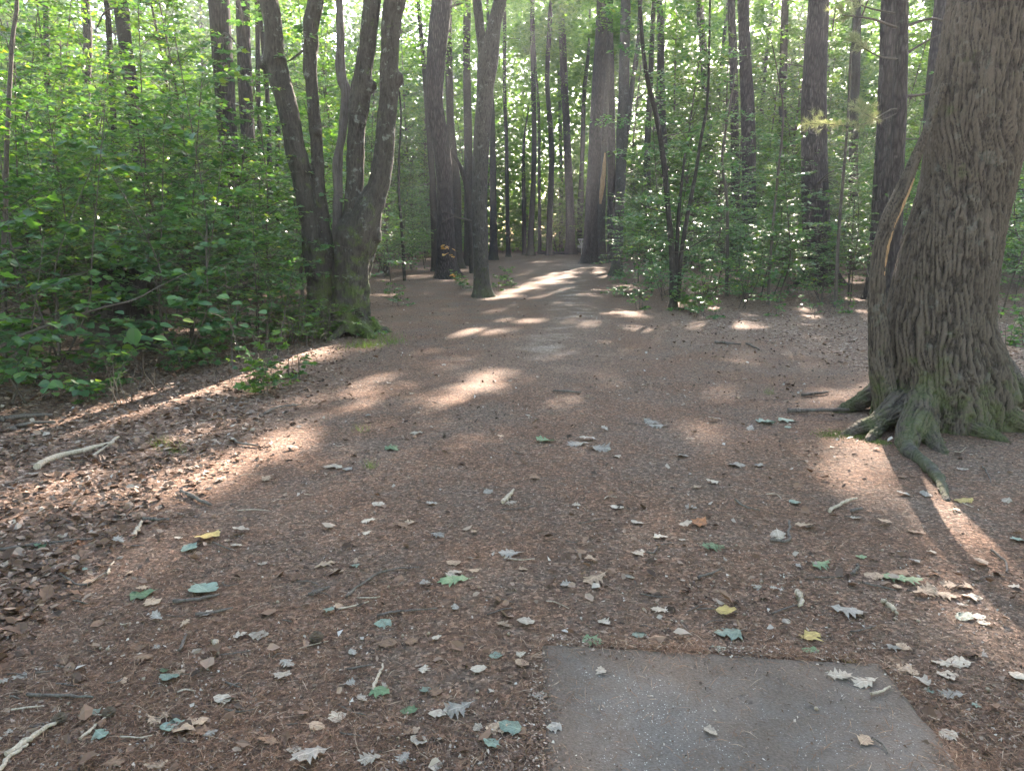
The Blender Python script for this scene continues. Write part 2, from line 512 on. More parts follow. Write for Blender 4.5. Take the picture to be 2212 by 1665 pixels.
# sunlit leaves in the shrubs: x, y, distance, radius (m)
SPOTS = [(430, 330, 7.5, .12), (320, 290, 8, .16), (250, 275, 8, .15), (420, 425, 8, .14), (520, 590, 8.6, .25), (620, 640, 9.6, .25), (700, 490, 10.5, .12), (800, 485, 11, .14), (290, 700, 7.5, .14), (650, 690, 9.8, .22), (1945, 480, 6.3, .07), (1925, 540, 6.3, .07), (1975, 410, 6.3, .06),
         (300, 430, 8, .16), (40, 160, 6, .2), (130, 50, 6, .2), (480, 655, 8.6, .22), (90, 610, 7.5, .15), (600, 720, 9.8, .25), (700, 720, 11, .2), (560, 650, 8.9, .25), (680, 760, 10, .3)]
GX0, GX1, GY0, GY1, GC = -26.0, 30.0, 0.5, 86.0, 0.10
gxs = np.arange(GX0, GX1, GC) + GC / 2
gys = np.arange(GY0, GY1, GC) + GC / 2
mx, my = np.meshgrid(gxs, gys)
wob = 0.35 * (fbm(mx * 2.2, my * 2.2, 0, 71) - 0.5) + 0.25 * (fbm(mx * 6, my * 6, 0, 72, 2) - 0.5)
px_, py_ = project(np.stack([mx.ravel(), my.ravel(), np.zeros(mx.size)], 1))
px_, py_ = px_.reshape(mx.shape), py_.reshape(mx.shape)
GAPM = np.zeros(mx.shape)
for (x, y, rx, ry, sl, st) in GAPS:
    c, s_ = math.cos(rad(sl)), math.sin(rad(sl))
    u = ((px_ - x) * c + (py_ - y) * s_) / rx
    v = (-(px_ - x) * s_ + (py_ - y) * c) / ry
    d = np.sqrt(u * u + v * v) + wob * 1.6
    GAPM = np.maximum(GAPM, st * np.clip((1.08 - d) / 0.25, 0, 1))
# holes inside weaker gaps follow a clumpy noise, so they read as leaf dapple
dap = fbm(mx * 4.5, my * 4.5, 0, 77, 3)
GAPM = np.where(GAPM > 0.92, 1.0, np.clip((GAPM + 0.9 * (dap - 0.5) - 0.30) * 6, 0, 1) * (GAPM > 0.05))
_sr = np.random.default_rng(4)
SPOTS += [(_sr.uniform(0, 640), _sr.uniform(60, 720), _sr.uniform(6.5, 11), _sr.uniform(.08, .2)) for _ in range(26)]
SPOTS += [(_sr.uniform(1350, 1880), _sr.uniform(300, 640), _sr.uniform(17, 21), _sr.uniform(.12, .3)) for _ in range(16)]
for (x, y, Y, r) in SPOTS:
    r = r * 1.5
    P = at(x, y, Y)
    gx, gy = P[0] - P[2] * S[0] / S[2], P[1] - P[2] * S[1] / S[2]
    d = np.hypot((mx - gx) / r, (my - gy) / (r / S[2])) + wob
    GAPM = np.maximum(GAPM, np.clip((1.0 - d) / 0.3, 0, 1))
far_gap = np.exp(-(((mx - 6) / 11) ** 2 + ((my - 68) / 12) ** 2)) * 1.5 + (fbm(mx * .35, my * .35, 0, 93, 3) - .5)
GAPM = np.maximum(GAPM, np.clip((far_gap - .55) * 3, 0, .3) * (my > 52))
GAPP = GAPM.copy()
# wide broken gaps over the woods away from the clearing
outer = fbm(mx * 0.55 + 3, my * 0.4, 0, 91, 3)
inview_clear = (py_ > 640) & (px_ > 700) | (py_ > 780)
GAPM = np.maximum(GAPM, np.where(~inview_clear, np.clip((outer - 0.60) * 14, 0, 1) * (dap > 0.42), 0))

def sun_ground(P):
    return P[:, 0] - P[:, 2] * S[0] / S[2], P[:, 1] - P[:, 2] * S[1] / S[2]

def gap_at(P, GM=None):
    X, Y = sun_ground(P)
    i = np.clip(((X - GX0) / GC).astype(int), 0, len(gxs) - 1)
    j = np.clip(((Y - GY0) / GC).astype(int), 0, len(gys) - 1)
    inside = (X > GX0) & (X < GX1) & (Y > GY0) & (Y < GY1)
    return np.where(inside, (GAPM if GM is None else GM)[j, i], 0.0)

NR = np.random.default_rng(11)

def carve(P, *arrs):
    keep = NR.random(len(P)) > gap_at(P) * 1.02
    return [P[keep]] + [a[keep] for a in arrs]

# optical depth of everything that shades the ground, on coarser cells
DC = 0.25
dnx, dny = int((GX1 - GX0) / DC), int((GY1 - GY0) / DC)
DENS = np.zeros((dny, dnx))

def shade_add(P, up, area):
    X, Y = sun_ground(P)
    i, j = ((X - GX0) / DC).astype(int), ((Y - GY0) / DC).astype(int)
    ok = (i >= 0) & (j >= 0) & (i < dnx) & (j < dny)
    w = area * np.abs(up @ S) / S[2]
    np.add.at(DENS, (j[ok], i[ok]), w[ok] / DC ** 2)

# ------------------------------------------------------------------ ground
def pline(v, P, W):
    return np.interp(v, P, W)

PATH_Y = [0, 6, 9, 12, 15.5, 20, 26, 34, 45, 60]
PATH_X = [-0.2, 0.1, .4, .9, 1.35, 1.6, 1.7, 2.6, 4.3, 8.5]

def path_worn(x, y):
    d = np.abs(x - np.interp(y, PATH_Y, PATH_X)) / np.interp(y, [0, 10, 16, 22, 50], [1.1, .9, .65, .75, 1.5])
    w = np.clip(1.15 - d + 0.9 * (fbm(x * 1.1, y * 0.8, 0, 31) - 0.5), 0, 1)
    return w * np.clip((y - 8) / 3, 0.0, 1)

CL = [(-400, 905), (0, 850), (300, 800), (560, 780), (690, 745), (760, 690), (830, 640), (900, 605), (1010, 575), (1085, 552), (1180, 545), (1300, 553), (1322, 600), (1345, 650), (1450, 672), (1600, 684), (1870, 690), (2240, 705), (2700, 712)]
CLW = np.array([g(x, y) for x, y in CL])

def in_clearing(x, y):
    """distance inside the open ground (+) is only signed by polygon"""
    poly = np.vstack([CLW, [60, -20], [-60, -20]])
    x, y = np.atleast_1d(x), np.atleast_1d(y)
    c = np.zeros(len(x), bool)
    n = len(poly)
    for a in range(n):
        x1, y1 = poly[a]
        x2, y2 = poly[(a + 1) % n]
        hit = ((y1 > y) != (y2 > y)) & (x < (x2 - x1) * (y - y1) / (y2 - y1 + 1e-12) + x1)
        c ^= hit
    return c

def leafy(x, y):
    """how much broad leaf litter covers the ground: the woods' edges"""
    px, py = project(np.stack([x, y, 0 * x], 1))
    left = np.clip((np.interp(py, [500, 640, 760, 900, 1200, 1665], [1010, 900, 860, 700, 300, -200]) - px) / 170, 0, 1)
    right = np.clip((px - np.interp(py, [540, 640, 700, 800, 900], [1300, 1360, 1500, 1800, 2400])) / 130, 0, 1) * (py < 900)
    right2 = np.clip((px - 1380) / 150, 0, 1) * np.clip((760 - py) / 60, 0, 1)
    return np.clip(np.maximum(left, np.maximum(right, right2)) + 0.25 * (fbm(x * 1.5, y * 1.5, 0, 41) - 0.5), 0, 1)

def stretch_axis(lo, hi, c, fine, n):
    t = np.linspace(-1, 1, n)
    k = 3.0
    f = np.sinh(k * t) / np.sinh(k)
    return np.where(f < 0, c + f * (c - lo), c + f * (hi - c)) if True else None

t = np.linspace(-1, 1, 281)
gx_ = np.sign(t) * (np.sinh(4.6 * np.abs(t)) / np.sinh(4.6)) * 240
t = np.linspace(0, 1, 330)
gy_ = np.concatenate([np.linspace(-60, 0, 14)[:-1], (np.sinh(4.9 * t) / np.sinh(4.9)) * 260])
XX, YY = np.meshgrid(gx_, gy_)
dnear = np.hypot(XX, YY)
lf = leafy(XX.ravel(), np.maximum(YY.ravel(), 0.5)).reshape(XX.shape)
micro = (fbm(XX * 7, YY * 7, 0, 8, 3) - 0.5) * 0.018 * np.clip((9 - dnear) / 5, 0, 1)
padz = 0
ZZ = gh(XX, YY) + micro * (0.6 + lf)
nyv, nxv = XX.shape
gi = (np.arange(nyv - 1)[:, None] * nxv + np.arange(nxv - 1)[None]).ravel()
GF = np.stack([gi, gi + 1, gi + nxv + 1, gi + nxv], -1)

m, nt, out = mat_new('forest_floor')
k = G(nt)
tc = k.n('TexCoord')
co = tc.outputs['Object']
a_path = k.n('Attribute', _attribute_name='worn').outputs['Fac']
a_leaf = k.n('Attribute', _attribute_name='leafy').outputs['Fac']
nf = k.noise(co, 120, 5, 0.7)
nm = k.noise(co, 18, 4, 0.65)
nl = k.noise(co, 1.3, 4, 0.6)
# crossing needle streaks
st1 = k.noise(k.map(co, (260, 30, 30), rot=(0, 0, 0.5)), 1.0, 2, 0.6)
st2 = k.noise(k.map(co, (30, 260, 30), rot=(0, 0, -0.35)), 1.0, 2, 0.6)
st = k.math('MAXIMUM', st1, st2)
needle = k.ramp(k.math('ADD', k.math('MULTIPLY', nf, 0.5), k.math('MULTIPLY', st, 0.5)), [(0.38, (0.045, 0.025, 0.017)), (0.5, (0.125, 0.066, 0.043)), (0.62, (0.21, 0.120, 0.080)), (0.75, (0.34, 0.23, 0.17))])
soil = k.ramp(nf, [(0.3, (0.065, 0.047, 0.037)), (0.7, (0.18, 0.132, 0.105))])
nmix = k.ramp(k.math('ADD', k.math('MULTIPLY', nm, 0.5), k.math('MULTIPLY', nl, 0.5)), [(0.42, 0.75), (0.56, 0.0)])
col = k.mix(nmix, needle, soil)
vor = k.n('TexVoronoi', Scale=26, Randomness=1)
nt.links.new(co, vor.inputs['Vector'])
lcol = k.n('SeparateColor')
nt.links.new(vor.outputs['Color'], lcol.inputs[0])
leafc = k.ramp(lcol.outputs[0], [(0.0, (0.05, 0.03, 0.022)), (0.4, (0.13, 0.08, 0.055)), (0.75, (0.24, 0.16, 0.12)), (1.0, (0.42, 0.34, 0.29))])
leafc = k.mix(0.35, leafc, needle)
col = k.mix(k.math('MULTIPLY', a_leaf, 0.8), col, leafc)
dirt = k.ramp(nm, [(0.3, (0.26, 0.20, 0.165)), (0.7, (0.42, 0.35, 0.30))])
col = k.mix(k.math('MULTIPLY', a_path, k.ramp(nl, [(0.47, 0.05), (0.62, 0.6)])), col, dirt)
vor2 = k.n('TexVoronoi', Scale=75, Randomness=1)
nt.links.new(co, vor2.inputs['Vector'])
sc2 = k.n('SeparateColor')
nt.links.new(vor2.outputs['Color'], sc2.inputs[0])
spk = k.ramp(sc2.outputs[0], [(0.0, 0.45), (0.3, 0.8), (0.75, 1.1), (1.0, 2.1)])
hs = k.n('HueSaturation', Color=col, Value=spk)
col = hs.outputs[0]
bs = k.n('BsdfPrincipled', Base__Color=col, Roughness=0.95, Normal=k.bump(k.math('ADD', k.math('ADD', nf, k.math('MULTIPLY', nm, 2.0)), vor.outputs['Distance']), 0.7, 0.012))
bs.inputs['Specular IOR Level'].default_value = 0.2
nt.links.new(bs.outputs[0], out.inputs[0])
gm = np_mesh('ground', np.stack([XX, YY, ZZ], -1).reshape(-1, 3), GF, [m])
for nm_, arr in (('worn', path_worn(XX.ravel(), YY.ravel()) * (YY.ravel() > 0)), ('leafy', lf.ravel())):
    at_ = gm.attributes.new(nm_, 'FLOAT', 'POINT')
    at_.data.foreach_set('value', arr.astype(np.float32))
ground = tag(add('ground', gm), 'forest floor of brown pine needles and leaf litter', None, None, 'structure')

# ------------------------------------------------------------------ morning haze between the trees
m, nt, out = mat_new('haze_air')
pv = nt.nodes.new('ShaderNodeVolumePrincipled')
pv.inputs['Color'].default_value = (0.93, 0.96, 1.0, 1)
pv.inputs['Density'].default_value = HAZE
pv.inputs['Anisotropy'].default_value = 0.55
nt.links.new(pv.outputs[0], out.inputs['Volume'])
hv = np.array([[x, y, z] for z in (-2.0, 34.0) for x, y in ((-250, -70), (250, -70), (250, 270), (-250, 270))], float)
hf = np.array([[3, 2, 1, 0], [4, 5, 6, 7], [0, 1, 5, 4], [1, 2, 6, 5], [2, 3, 7, 6], [3, 0, 4, 7]])
tag(add('haze', np_mesh('haze', hv, hf, [m], False)), 'thin sunlit haze in the air of the woods', None, None, 'stuff')

# ------------------------------------------------------------------ concrete pad
FL, FR = np.array(g(1172, 1395)), np.array(g(1903, 1439))
BL, BR = np.array(g(1157, 1665)), np.array(g(2087, 1665))
dl = (BL - FL) / np.linalg.norm(BL - FL)
dr = (BR - FR) / np.linalg.norm(BR - FR)
dd = (dl + dr) / np.linalg.norm(dl + dr)
PADL = 3.2
PZ = 0.022
def pad_z(x, y):
    return PZ
e = FR - FL
wpad = np.linalg.norm(e)
NU, NV = 60, 130
uu, vv_ = np.meshgrid(np.linspace(0, 1, NU), np.linspace(0, 1, NV))
P2 = FL[None, None] + uu[..., None] * e + vv_[..., None] * dd * PADL
edge = np.minimum(np.minimum(uu, 1 - uu) * wpad, np.minimum(vv_, 1 - vv_) * PADL)
chip = 0.016 * (vn(P2[..., 0] * 30, P2[..., 1] * 30, 0, 4))
zt = PZ - np.where(edge < 0.012, 0.006 + chip, 0) + 0.0015 * (fbm(P2[..., 0] * 9, P2[..., 1] * 9, 0, 3) - 0.5)
# slightly ragged outline
P2 = P2 + (0.014 * (vn(P2[..., 0] * 12, P2[..., 1] * 12, 1, 6) - 0.5) * (edge < 1e-6))[..., None]
Vt = np.concatenate([P2, zt[..., None]], -1).reshape(-1, 3)
i_ = (np.arange(NV - 1)[:, None] * NU + np.arange(NU - 1)[None]).ravel()
Ft = np.stack([i_, i_ + NU, i_ + NU + 1, i_ + 1], -1)
ring = list(range(NU)) + [NU - 1 + NU * r for r in range(1, NV)] + [NU * (NV - 1) + c for c in range(NU - 2, -1, -1)] + [NU * r for r in range(NV - 2, 0, -1)]
ring = np.array(ring)
low = Vt[ring] - [0, 0, 0.13]
Fs = np.array([[ring[a], ring[(a + 1) % len(ring)], len(Vt) + (a + 1) % len(ring), len(Vt) + a] for a in range(len(ring))])
m, nt, out = mat_new('worn_concrete')
k = G(nt)
tc = k.n('TexCoord')
co = tc.outputs['Object']
n1 = k.noise(co, 1.7, 6, 0.72)
n2 = k.noise(co, 160, 3, 0.7)
vo = k.n('TexVoronoi', Scale=150)
nt.links.new(co, vo.inputs['Vector'])
vs = k.n('SeparateColor')
nt.links.new(vo.outputs['Color'], vs.inputs[0])
spk = k.math('MULTIPLY', k.math('LESS_THAN', vo.outputs['Distance'], 0.30), k.math('GREATER_THAN', vs.outputs[0], 0.80))
base = k.ramp(n2, [(0.3, (0.066, 0.052, 0.044)), (0.7, (0.150, 0.124, 0.110))])
base = k.mix(k.math('MULTIPLY', spk, k.math('MULTIPLY', vs.outputs[1], 0.9)), base, (0.60, 0.58, 0.56))
a_ed = k.n('Attribute', _attribute_name='silt').outputs['Fac']
dust = k.ramp(k.math('ADD', k.math('MULTIPLY', n1, 1.0), k.math('MULTIPLY', a_ed, 0.35)), [(0.44, 0.1), (0.60, 0.85)])
dcol = k.ramp(k.noise(co, 90, 4, 0.7), [(0.35, (0.055, 0.036, 0.026)), (0.65, (0.135, 0.092, 0.068))])
base = k.mix(dust, base, dcol)
bs = k.n('BsdfPrincipled', Base__Color=base, Roughness=0.88, Normal=k.bump(k.math('ADD', n2, vo.outputs['Distance']), 0.6, 0.003))
nt.links.new(bs.outputs[0], out.inputs[0])
pm = np_mesh('concrete_pad', np.vstack([Vt, low]), np.vstack([Ft, Fs]), [m], False)
sv = np.concatenate([np.exp(-edge.ravel() / 0.09), np.ones(len(low))])
pm.attributes.new('silt', 'FLOAT', 'POINT').data.foreach_set('value', sv.astype(np.float32))
tag(add('concrete_pad', pm), 'flat grey speckled concrete pad set flush in the brown ground at lower right', 'concrete pad')

def on_pad(x, y):
    q = np.stack([np.asarray(x) - FL[0], np.asarray(y) - FL[1]], -1)
    A = np.array([[e[0], dd[0]], [e[1], dd[1]]])
    uv = q @ np.linalg.inv(A).T
    return (uv[..., 0] > 0) & (uv[..., 0] < 1) & (uv[..., 1] > 0) & (uv[..., 1] < PADL), uv

def gz(x, y):
    """height of what lies at x, y"""
    p, _ = on_pad(x, y)
    x, y = np.asarray(x, float), np.asarray(y, float)
    d = np.hypot(x, y)
    l = leafy(np.atleast_1d(x), np.atleast_1d(np.maximum(y, 0.5))).reshape(np.shape(x)) if np.ndim(x) else float(leafy(np.atleast_1d(x), np.atleast_1d(max(float(y), 0.5)))[0])
    mi = (fbm(x * 7, y * 7, 0, 8, 3) - 0.5) * 0.018 * np.clip((9 - d) / 5, 0, 1) * (0.6 + l)
    return np.where(p, PZ, gh(x, y) + mi)

# ------------------------------------------------------------------ loose litter on the ground (uncountable)
def ground_samples(n, x0=-350, x1=2560, y0=560, y1=1850, seed=0, powr=1.0):
    r = np.random.default_rng(seed)
    px = r.uniform(x0, x1, n)
    py = y0 + (y1 - y0) * r.random(n) ** powr
    dx = (px / PW - 512) / FPX
    dy = -(py / PW - 385) / FPX
    rz = -sp + dy * cp
    t = CAM_H / -rz
    return dx * t, (cp + dy * sp) * t, r

def flat_bits(name, n, len_rng, wid, mat, seed, y0=560, powr=1.0, prob=None, lift=0.004, tilt=0.25, kink=0.25, label='', jag=0.0):
    X, Y, r = ground_samples(n, seed=seed, y0=y0, powr=powr)
    keep = np.ones(len(X), bool)
    pd, uv = on_pad(X, Y)
    edgepad = np.minimum(np.minimum(uv[:, 0], 1 - uv[:, 0]) * wpad, uv[:, 1])
    keep &= ~pd | (r.random(len(X)) < 0.05 + 0.8 * np.exp(-np.maximum(edgepad, 0) / 0.06) * (vn(X * 9, Y * 9, 0, 5) > 0.4))
    if prob is not None:
        keep &= r.random(len(X)) < prob(X, Y)
    X, Y = X[keep], Y[keep]
    n = len(X)
    L = r.uniform(*len_rng, n) * (0.6 + 0.8 * r.random(n))
    W = wid * r.uniform(0.6, 1.4, n) * (L if jag else 1)
    a = r.uniform(0, math.pi * 2, n)
    Z = gz(X, Y) + lift * (0.3 + r.random(n) ** 2 * 2)
    el = (r.random(n) - 0.5) * tilt
    d = np.stack([np.cos(a) * np.cos(el), np.sin(a) * np.cos(el), np.sin(el)], -1)
    ro = (r.random(n) - 0.5) * (2.4 * tilt if jag else 0.6)
    s = np.stack([-np.sin(a) * np.cos(ro), np.cos(a) * np.cos(ro), np.sin(ro)], -1)
    c = np.stack([X, Y, Z + np.abs(np.sin(el)) * L * 0.5 + np.abs(np.sin(ro)) * W * 0.3], -1)
    mid = c + s * ((r.random(n) - 0.5) * kink * L)[:, None] + np.array([0, 0, 1.0]) * ((r.random(n)) * 0.12 * L)[:, None]
    h = (L / 2)[:, None]
    w = (W / 2)[:, None]
    if jag:
        q1, q2, q3, q4 = [r.uniform(0.3, 1.2, n)[:, None] for _ in range(4)]
        V = np.stack([c - d * h, mid - s * w * q1, mid + s * w * q2, c + d * h * q3 + s * w * (q4 - 0.7)], 1)
        F = np.array([[0, 1, 3], [0, 3, 2]])
        idx = (np.arange(n)[:, None, None] * 4 + F[None]).reshape(-1, 3)
    else:
        V = np.stack([c - d * h, mid - s * w, mid + s * w, c + d * h], 1)
        F = np.array([[0, 1, 2], [1, 3, 2]])
        idx = (np.arange(n)[:, None, None] * 4 + F[None]).reshape(-1, 3)
    me = np_mesh(name, V.reshape(-1, 3), idx, [mat], False)
    return tag(add(name, me), label, None, None, 'stuff')

flat_bits('pine_needles', 170000, (0.03, 0.085), 0.0017, M['needles'], 1, 640, 0.8, lambda X, Y: np.clip(0.35 + 1.6 * (fbm(X * 1.3, Y * 1.3, 0, 51) - 0.35), 0.12, 1), 0.003, 0.22, 0.10, 'scattered dry brown pine needles over the ground')
flat_bits('leaf_crumbs', 150000, (0.005, 0.017), 0.6, M['crumbs'], 2, 600, 0.9, lambda X, Y: np.clip(0.1 + 2.4 * (fbm(X * 1.6, Y * 1.6, 0, 52) - 0.32), 0.12, 1), 0.003, 0.9, 0.2, 'small broken crumbs of bark and dry leaves', 1.0)
def rim_drift(name, n, L0, L1, w, mat, seed, label):
    r = np.random.default_rng(seed)
    side = r.choice(3, n, p=[.3, .4, .3])
    t_ = r.random(n)
    off = r.normal(-.012, .020, n)
    gate = vn(t_ * 9, side, 0, seed) + r.normal(0, .12, n) > .42
    base = np.where(side[:, None] == 0, FL + t_[:, None] * e, np.where(side[:, None] == 1, FL + t_[:, None] * dd * 2.2, FR + t_[:, None] * dd * 2.2))
    eu, vu = e / wpad, dd
    nrm = np.where(side[:, None] == 0, vu, np.where(side[:, None] == 1, eu, -eu))
    p = (base + nrm * off[:, None])[gate]
    n = len(p)
    a = r.uniform(0, 6.283, n)
    L, W = r.uniform(L0, L1, n), w * r.uniform(.5, 1.5, n)
    z = PZ + .003 + r.random(n) ** 2 * .010
    d = np.stack([np.cos(a), np.sin(a), r.normal(0, .12, n)], 1)
    sd = np.stack([-np.sin(a), np.cos(a), r.normal(0, .3, n)], 1)
    c = np.column_stack([p, z])
    V = np.stack([c - d * L[:, None] / 2, c - sd * W[:, None] / 2, c + sd * W[:, None] / 2, c + d * L[:, None] / 2], 1)
    idx = (np.arange(n)[:, None, None] * 4 + np.array([[0, 1, 2], [1, 3, 2]])[None]).reshape(-1, 3)
    tag(add(name, np_mesh(name, V.reshape(-1, 3), idx, [mat], False)), label, None, None, 'stuff')
rim_drift('needle_drift', 4500, .03, .08, .0024, M['needles'], 61, 'dry needles drifted over the rim of the concrete pad')
rim_drift('soil_crumbs', 5000, .004, .013, .008, M['crumbs'], 62, 'brown soil and crumbs lying along the rim of the concrete pad')
M['bits'] = ramp_island_mat('leaf_bits', [(0.0, (0.03, 0.018, 0.013)), (0.45, (0.10, 0.06, 0.042)), (0.72, (0.20, 0.135, 0.10)), (0.9, (0.32, 0.26, 0.22)), (1.0, (0.42, 0.38, 0.35))], 0.6)
flat_bits('leaf_bits', 60000, (0.018, 0.045), 0.7, M['bits'], 7, 560, 1.25, lambda X, Y: np.clip((Y - 4) / 6, 0.03, 1) * np.clip(0.15 + 2.2 * (fbm(X * .9, Y * .9, 0, 57) - 0.3), 0.1, 1) * (1 - .6 * path_worn(X, Y)), 0.006, 0.9, 0.3, 'small pale and dark bits of leaves over the far ground', 1.0)
def litter_leaves():
    X, Y, r = ground_samples(190000, seed=3, y0=560)
    p, _ = on_pad(X, Y)
    pr = np.clip(leafy(X, Y) * 1.1 + 0.015 - 0.3 * path_worn(X, Y), 0.015, 1) * np.where(Y < 5, 0.5, 1) * (0.5 + 0.9 * fbm(X * 1.7, Y * 1.7, 0, 53))
    k_ = (r.random(len(X)) < pr * .42) & ~p
    X, Y = X[k_], Y[k_]
    n = len(X)
    sz = r.uniform(.02, .066, n) * np.where(r.random(n) < .15, 1.3, 1)
    a_ = r.uniform(0, 6.283, n)
    D = np.stack([np.cos(a_), np.sin(a_), r.normal(0, .3, n)], 1)
    U = np.array([0, 0, 1.0]) + r.normal(0, .35, (n, 3))
    U[r.random(n) < .4] *= -1
    P = np.stack([X, Y, gz(X, Y) + .004 + r.random(n) ** 2 * .022 + np.abs(D[:, 2]) * sz * .3], 1)
    T = (np.array([[0, 0, 0], [-.30, .3, .16], [.34, .25, .10], [-.36, .62, .12], [.28, .70, .2], [0, .5, -.05], [.05, 1, .06]]), np.array([[0, 5, 1], [0, 2, 5], [1, 5, 3], [2, 4, 5], [3, 5, 6], [5, 4, 6]]))
    me = leaf_mesh('leaf_litter', P, D, U, sz, T, [M['litter']])
    tag(add('leaf_litter', me), 'dense litter of brown dead leaves along the edge of the woods', None, None, 'stuff')
LITTER = litter_leaves

# ------------------------------------------------------------------ leaves as meshes
LT4 = (np.array([[0, 0, 0], [-.34, .42, .05], [.34, .42, .05], [0, .5, -.03], [0, 1, -.10]]), np.array([[0, 3, 1], [0, 2, 3], [1, 3, 4], [3, 2, 4]]))
LT2 = (np.array([[0, 0, 0], [-.33, .5, .06], [.33, .5, .06], [0, 1, -.06]]), np.array([[0, 2, 1], [1, 2, 3]]))
_o = [(0, 0), (.24, .08), (.38, .30), (.40, .52), (.26, .78), (0, 1.05)]
LT10 = (np.array([[0, .45, -.04]] + [[x, y, .06 * abs(x) * 3 - .12 * y * y] for x, y in _o] + [[-x, y, .06 * abs(x) * 3 - .12 * y * y] for x, y in _o[-2:0:-1]]),
        np.array([[0, a, a % 10 + 1] for a in range(1, 11)]))
# pointed lobed leaf (maple like)
_m = [(0, 0), (.16, .04), (.46, .10), (.36, .26), (.62, .50), (.34, .52), (.22, .62), (0, 1.05)]
LTM = (np.array([[0, .3, -.03]] + [[x, y, .05 * abs(x) * 2 - .10 * y * y] for x, y in _m] + [[-x, y, .05 * abs(x) * 2 - .10 * y * y] for x, y in _m[-2:0:-1]]),
       np.array([[0, a, a % 14 + 1] for a in range(1, 15)]))

def leaf_mesh(name, P, D, U, size, tmpl, mats, midx=None):
    T, F = tmpl
    D = D / (np.linalg.norm(D, axis=1, keepdims=True) + 1e-9)
    Sd = np.cross(D, U)
    Sd /= np.linalg.norm(Sd, axis=1, keepdims=True) + 1e-9
    Un = np.cross(Sd, D)
    s = size[:, None, None]
    V = P[:, None] + s * (T[None, :, 0:1] * Sd[:, None] + T[None, :, 1:2] * D[:, None] + T[None, :, 2:3] * Un[:, None])
    idx = np.arange(len(P))[:, None, None] * len(T) + F[None]
    mi = None if midx is None else np.repeat(midx, len(F))
    return np_mesh(name, V.reshape(-1, 3), idx.reshape(-1, 3), mats, False, mi)

def xf(P, D, U, loc, rz, sc):
    c, s = math.cos(rz), math.sin(rz)
    R = np.array([[c, -s, 0], [s, c, 0], [0, 0, 1]])
    return P @ R.T * sc + loc, D @ R.T, U @ R.T

LITTER()

# ------------------------------------------------------------------ the big leaning tree and the mossy many-stemmed tree: fused trunks with real bark relief
def fused(name, tubes, voxel, relief, mat, smooth_it=6):
    """tubes: list of (C, R, sides, kw) -> one welded skin with bark relief"""
    acc = Acc()
    axes = []
    for C, R, kw in tubes:
        V, F = tube(C, R, 28, **kw)
        acc.put(V, F)
        # close the lower end
        n = 28
        b = np.arange(n)
        acc.put(np.vstack([V[:n], V[:n].mean(0)[None]]), np.stack([np.full(n // 2, n), b[::2], (b[::2] - 1) % n, (b[::2] - 2) % n], -1))
        axes.append((C, R))
    me = acc.mesh(name + '_raw', None)
    ob = add(name + '_raw', me)
    md = ob.modifiers.new('r', 'REMESH')
    md.mode = 'VOXEL'
    md.voxel_size = voxel
    md2 = ob.modifiers.new('s', 'SMOOTH')
    md2.iterations = smooth_it
    dg = bpy.context.evaluated_depsgraph_get()
    ev = ob.evaluated_get(dg)
    m2 = ev.to_mesh()
    V = np.empty(len(m2.vertices) * 3, np.float32)
    m2.vertices.foreach_get('co', V)
    V = V.reshape(-1, 3).astype(float)
    N = np.empty(len(V) * 3, np.float32)
    m2.vertices.foreach_get('normal', N)
    N = N.reshape(-1, 3).astype(float)
    F = np.empty(len(m2.polygons) * 4, np.int32)
    m2.polygons.foreach_get('vertices', F)
    F = F.reshape(-1, 4)
    ev.to_mesh_clear()
    bpy.data.objects.remove(ob)
    bpy.data.meshes.remove(me)
    # bark coordinates: nearest stem axis
    best = np.full(len(V), 1e9)
    th = np.zeros(len(V)); ss = np.zeros(len(V)); rr = np.ones(len(V)) * .1; wh = np.zeros(len(V), int)
    for q, (C, R) in enumerate(axes):
        T, A, B = frames(C)
        L = np.concatenate([[0], np.cumsum(np.linalg.norm(np.diff(C, axis=0), axis=1))])
        for c0 in range(0, len(V), 20000):
            v = V[c0:c0 + 20000]
            d = np.linalg.norm(v[:, None] - C[None], axis=2) / R[None]
            i = d.argmin(1)
            dm = d[np.arange(len(v)), i]
            up = dm < best[c0:c0 + 20000]
            rel = v - C[i]
            t_ = np.arctan2((rel * B[i]).sum(1), (rel * A[i]).sum(1))
            s_ = L[i] + (rel * T[i]).sum(1)
            sl = slice(c0, c0 + 20000)
            best[sl] = np.where(up, dm, best[sl])
            th[sl] = np.where(up, t_, th[sl]); ss[sl] = np.where(up, s_, ss[sl]); rr[sl] = np.where(up, R[i], rr[sl]); wh[sl] = np.where(up, q, wh[sl])
    disp, ridge = relief(V, th, ss, rr, wh)
    V = V + N * disp[:, None]
    me = np_mesh(name, V, F, [mat])
    me.attributes.new('ridge', 'FLOAT', 'POINT').data.foreach_set('value', ridge.astype(np.float32))
    return me

def dpath(pts, Y, n, dy=None):
    """(x, y, halfwidth) print pixels at distance Y -> centre curve and radii"""
    C = np.array([at(p[0], p[1], Y + (p[3] if len(p) > 3 else 0)) for p in pts])
    R = np.array([px_to_m(p[2], Y + (p[3] if len(p) > 3 else 0), p[1]) * 1.0 for p in pts])
    CC = catmull(C, n)
    RR = catmull(np.stack([R, R, R], 1), n)[:, 0]
    return CC, RR

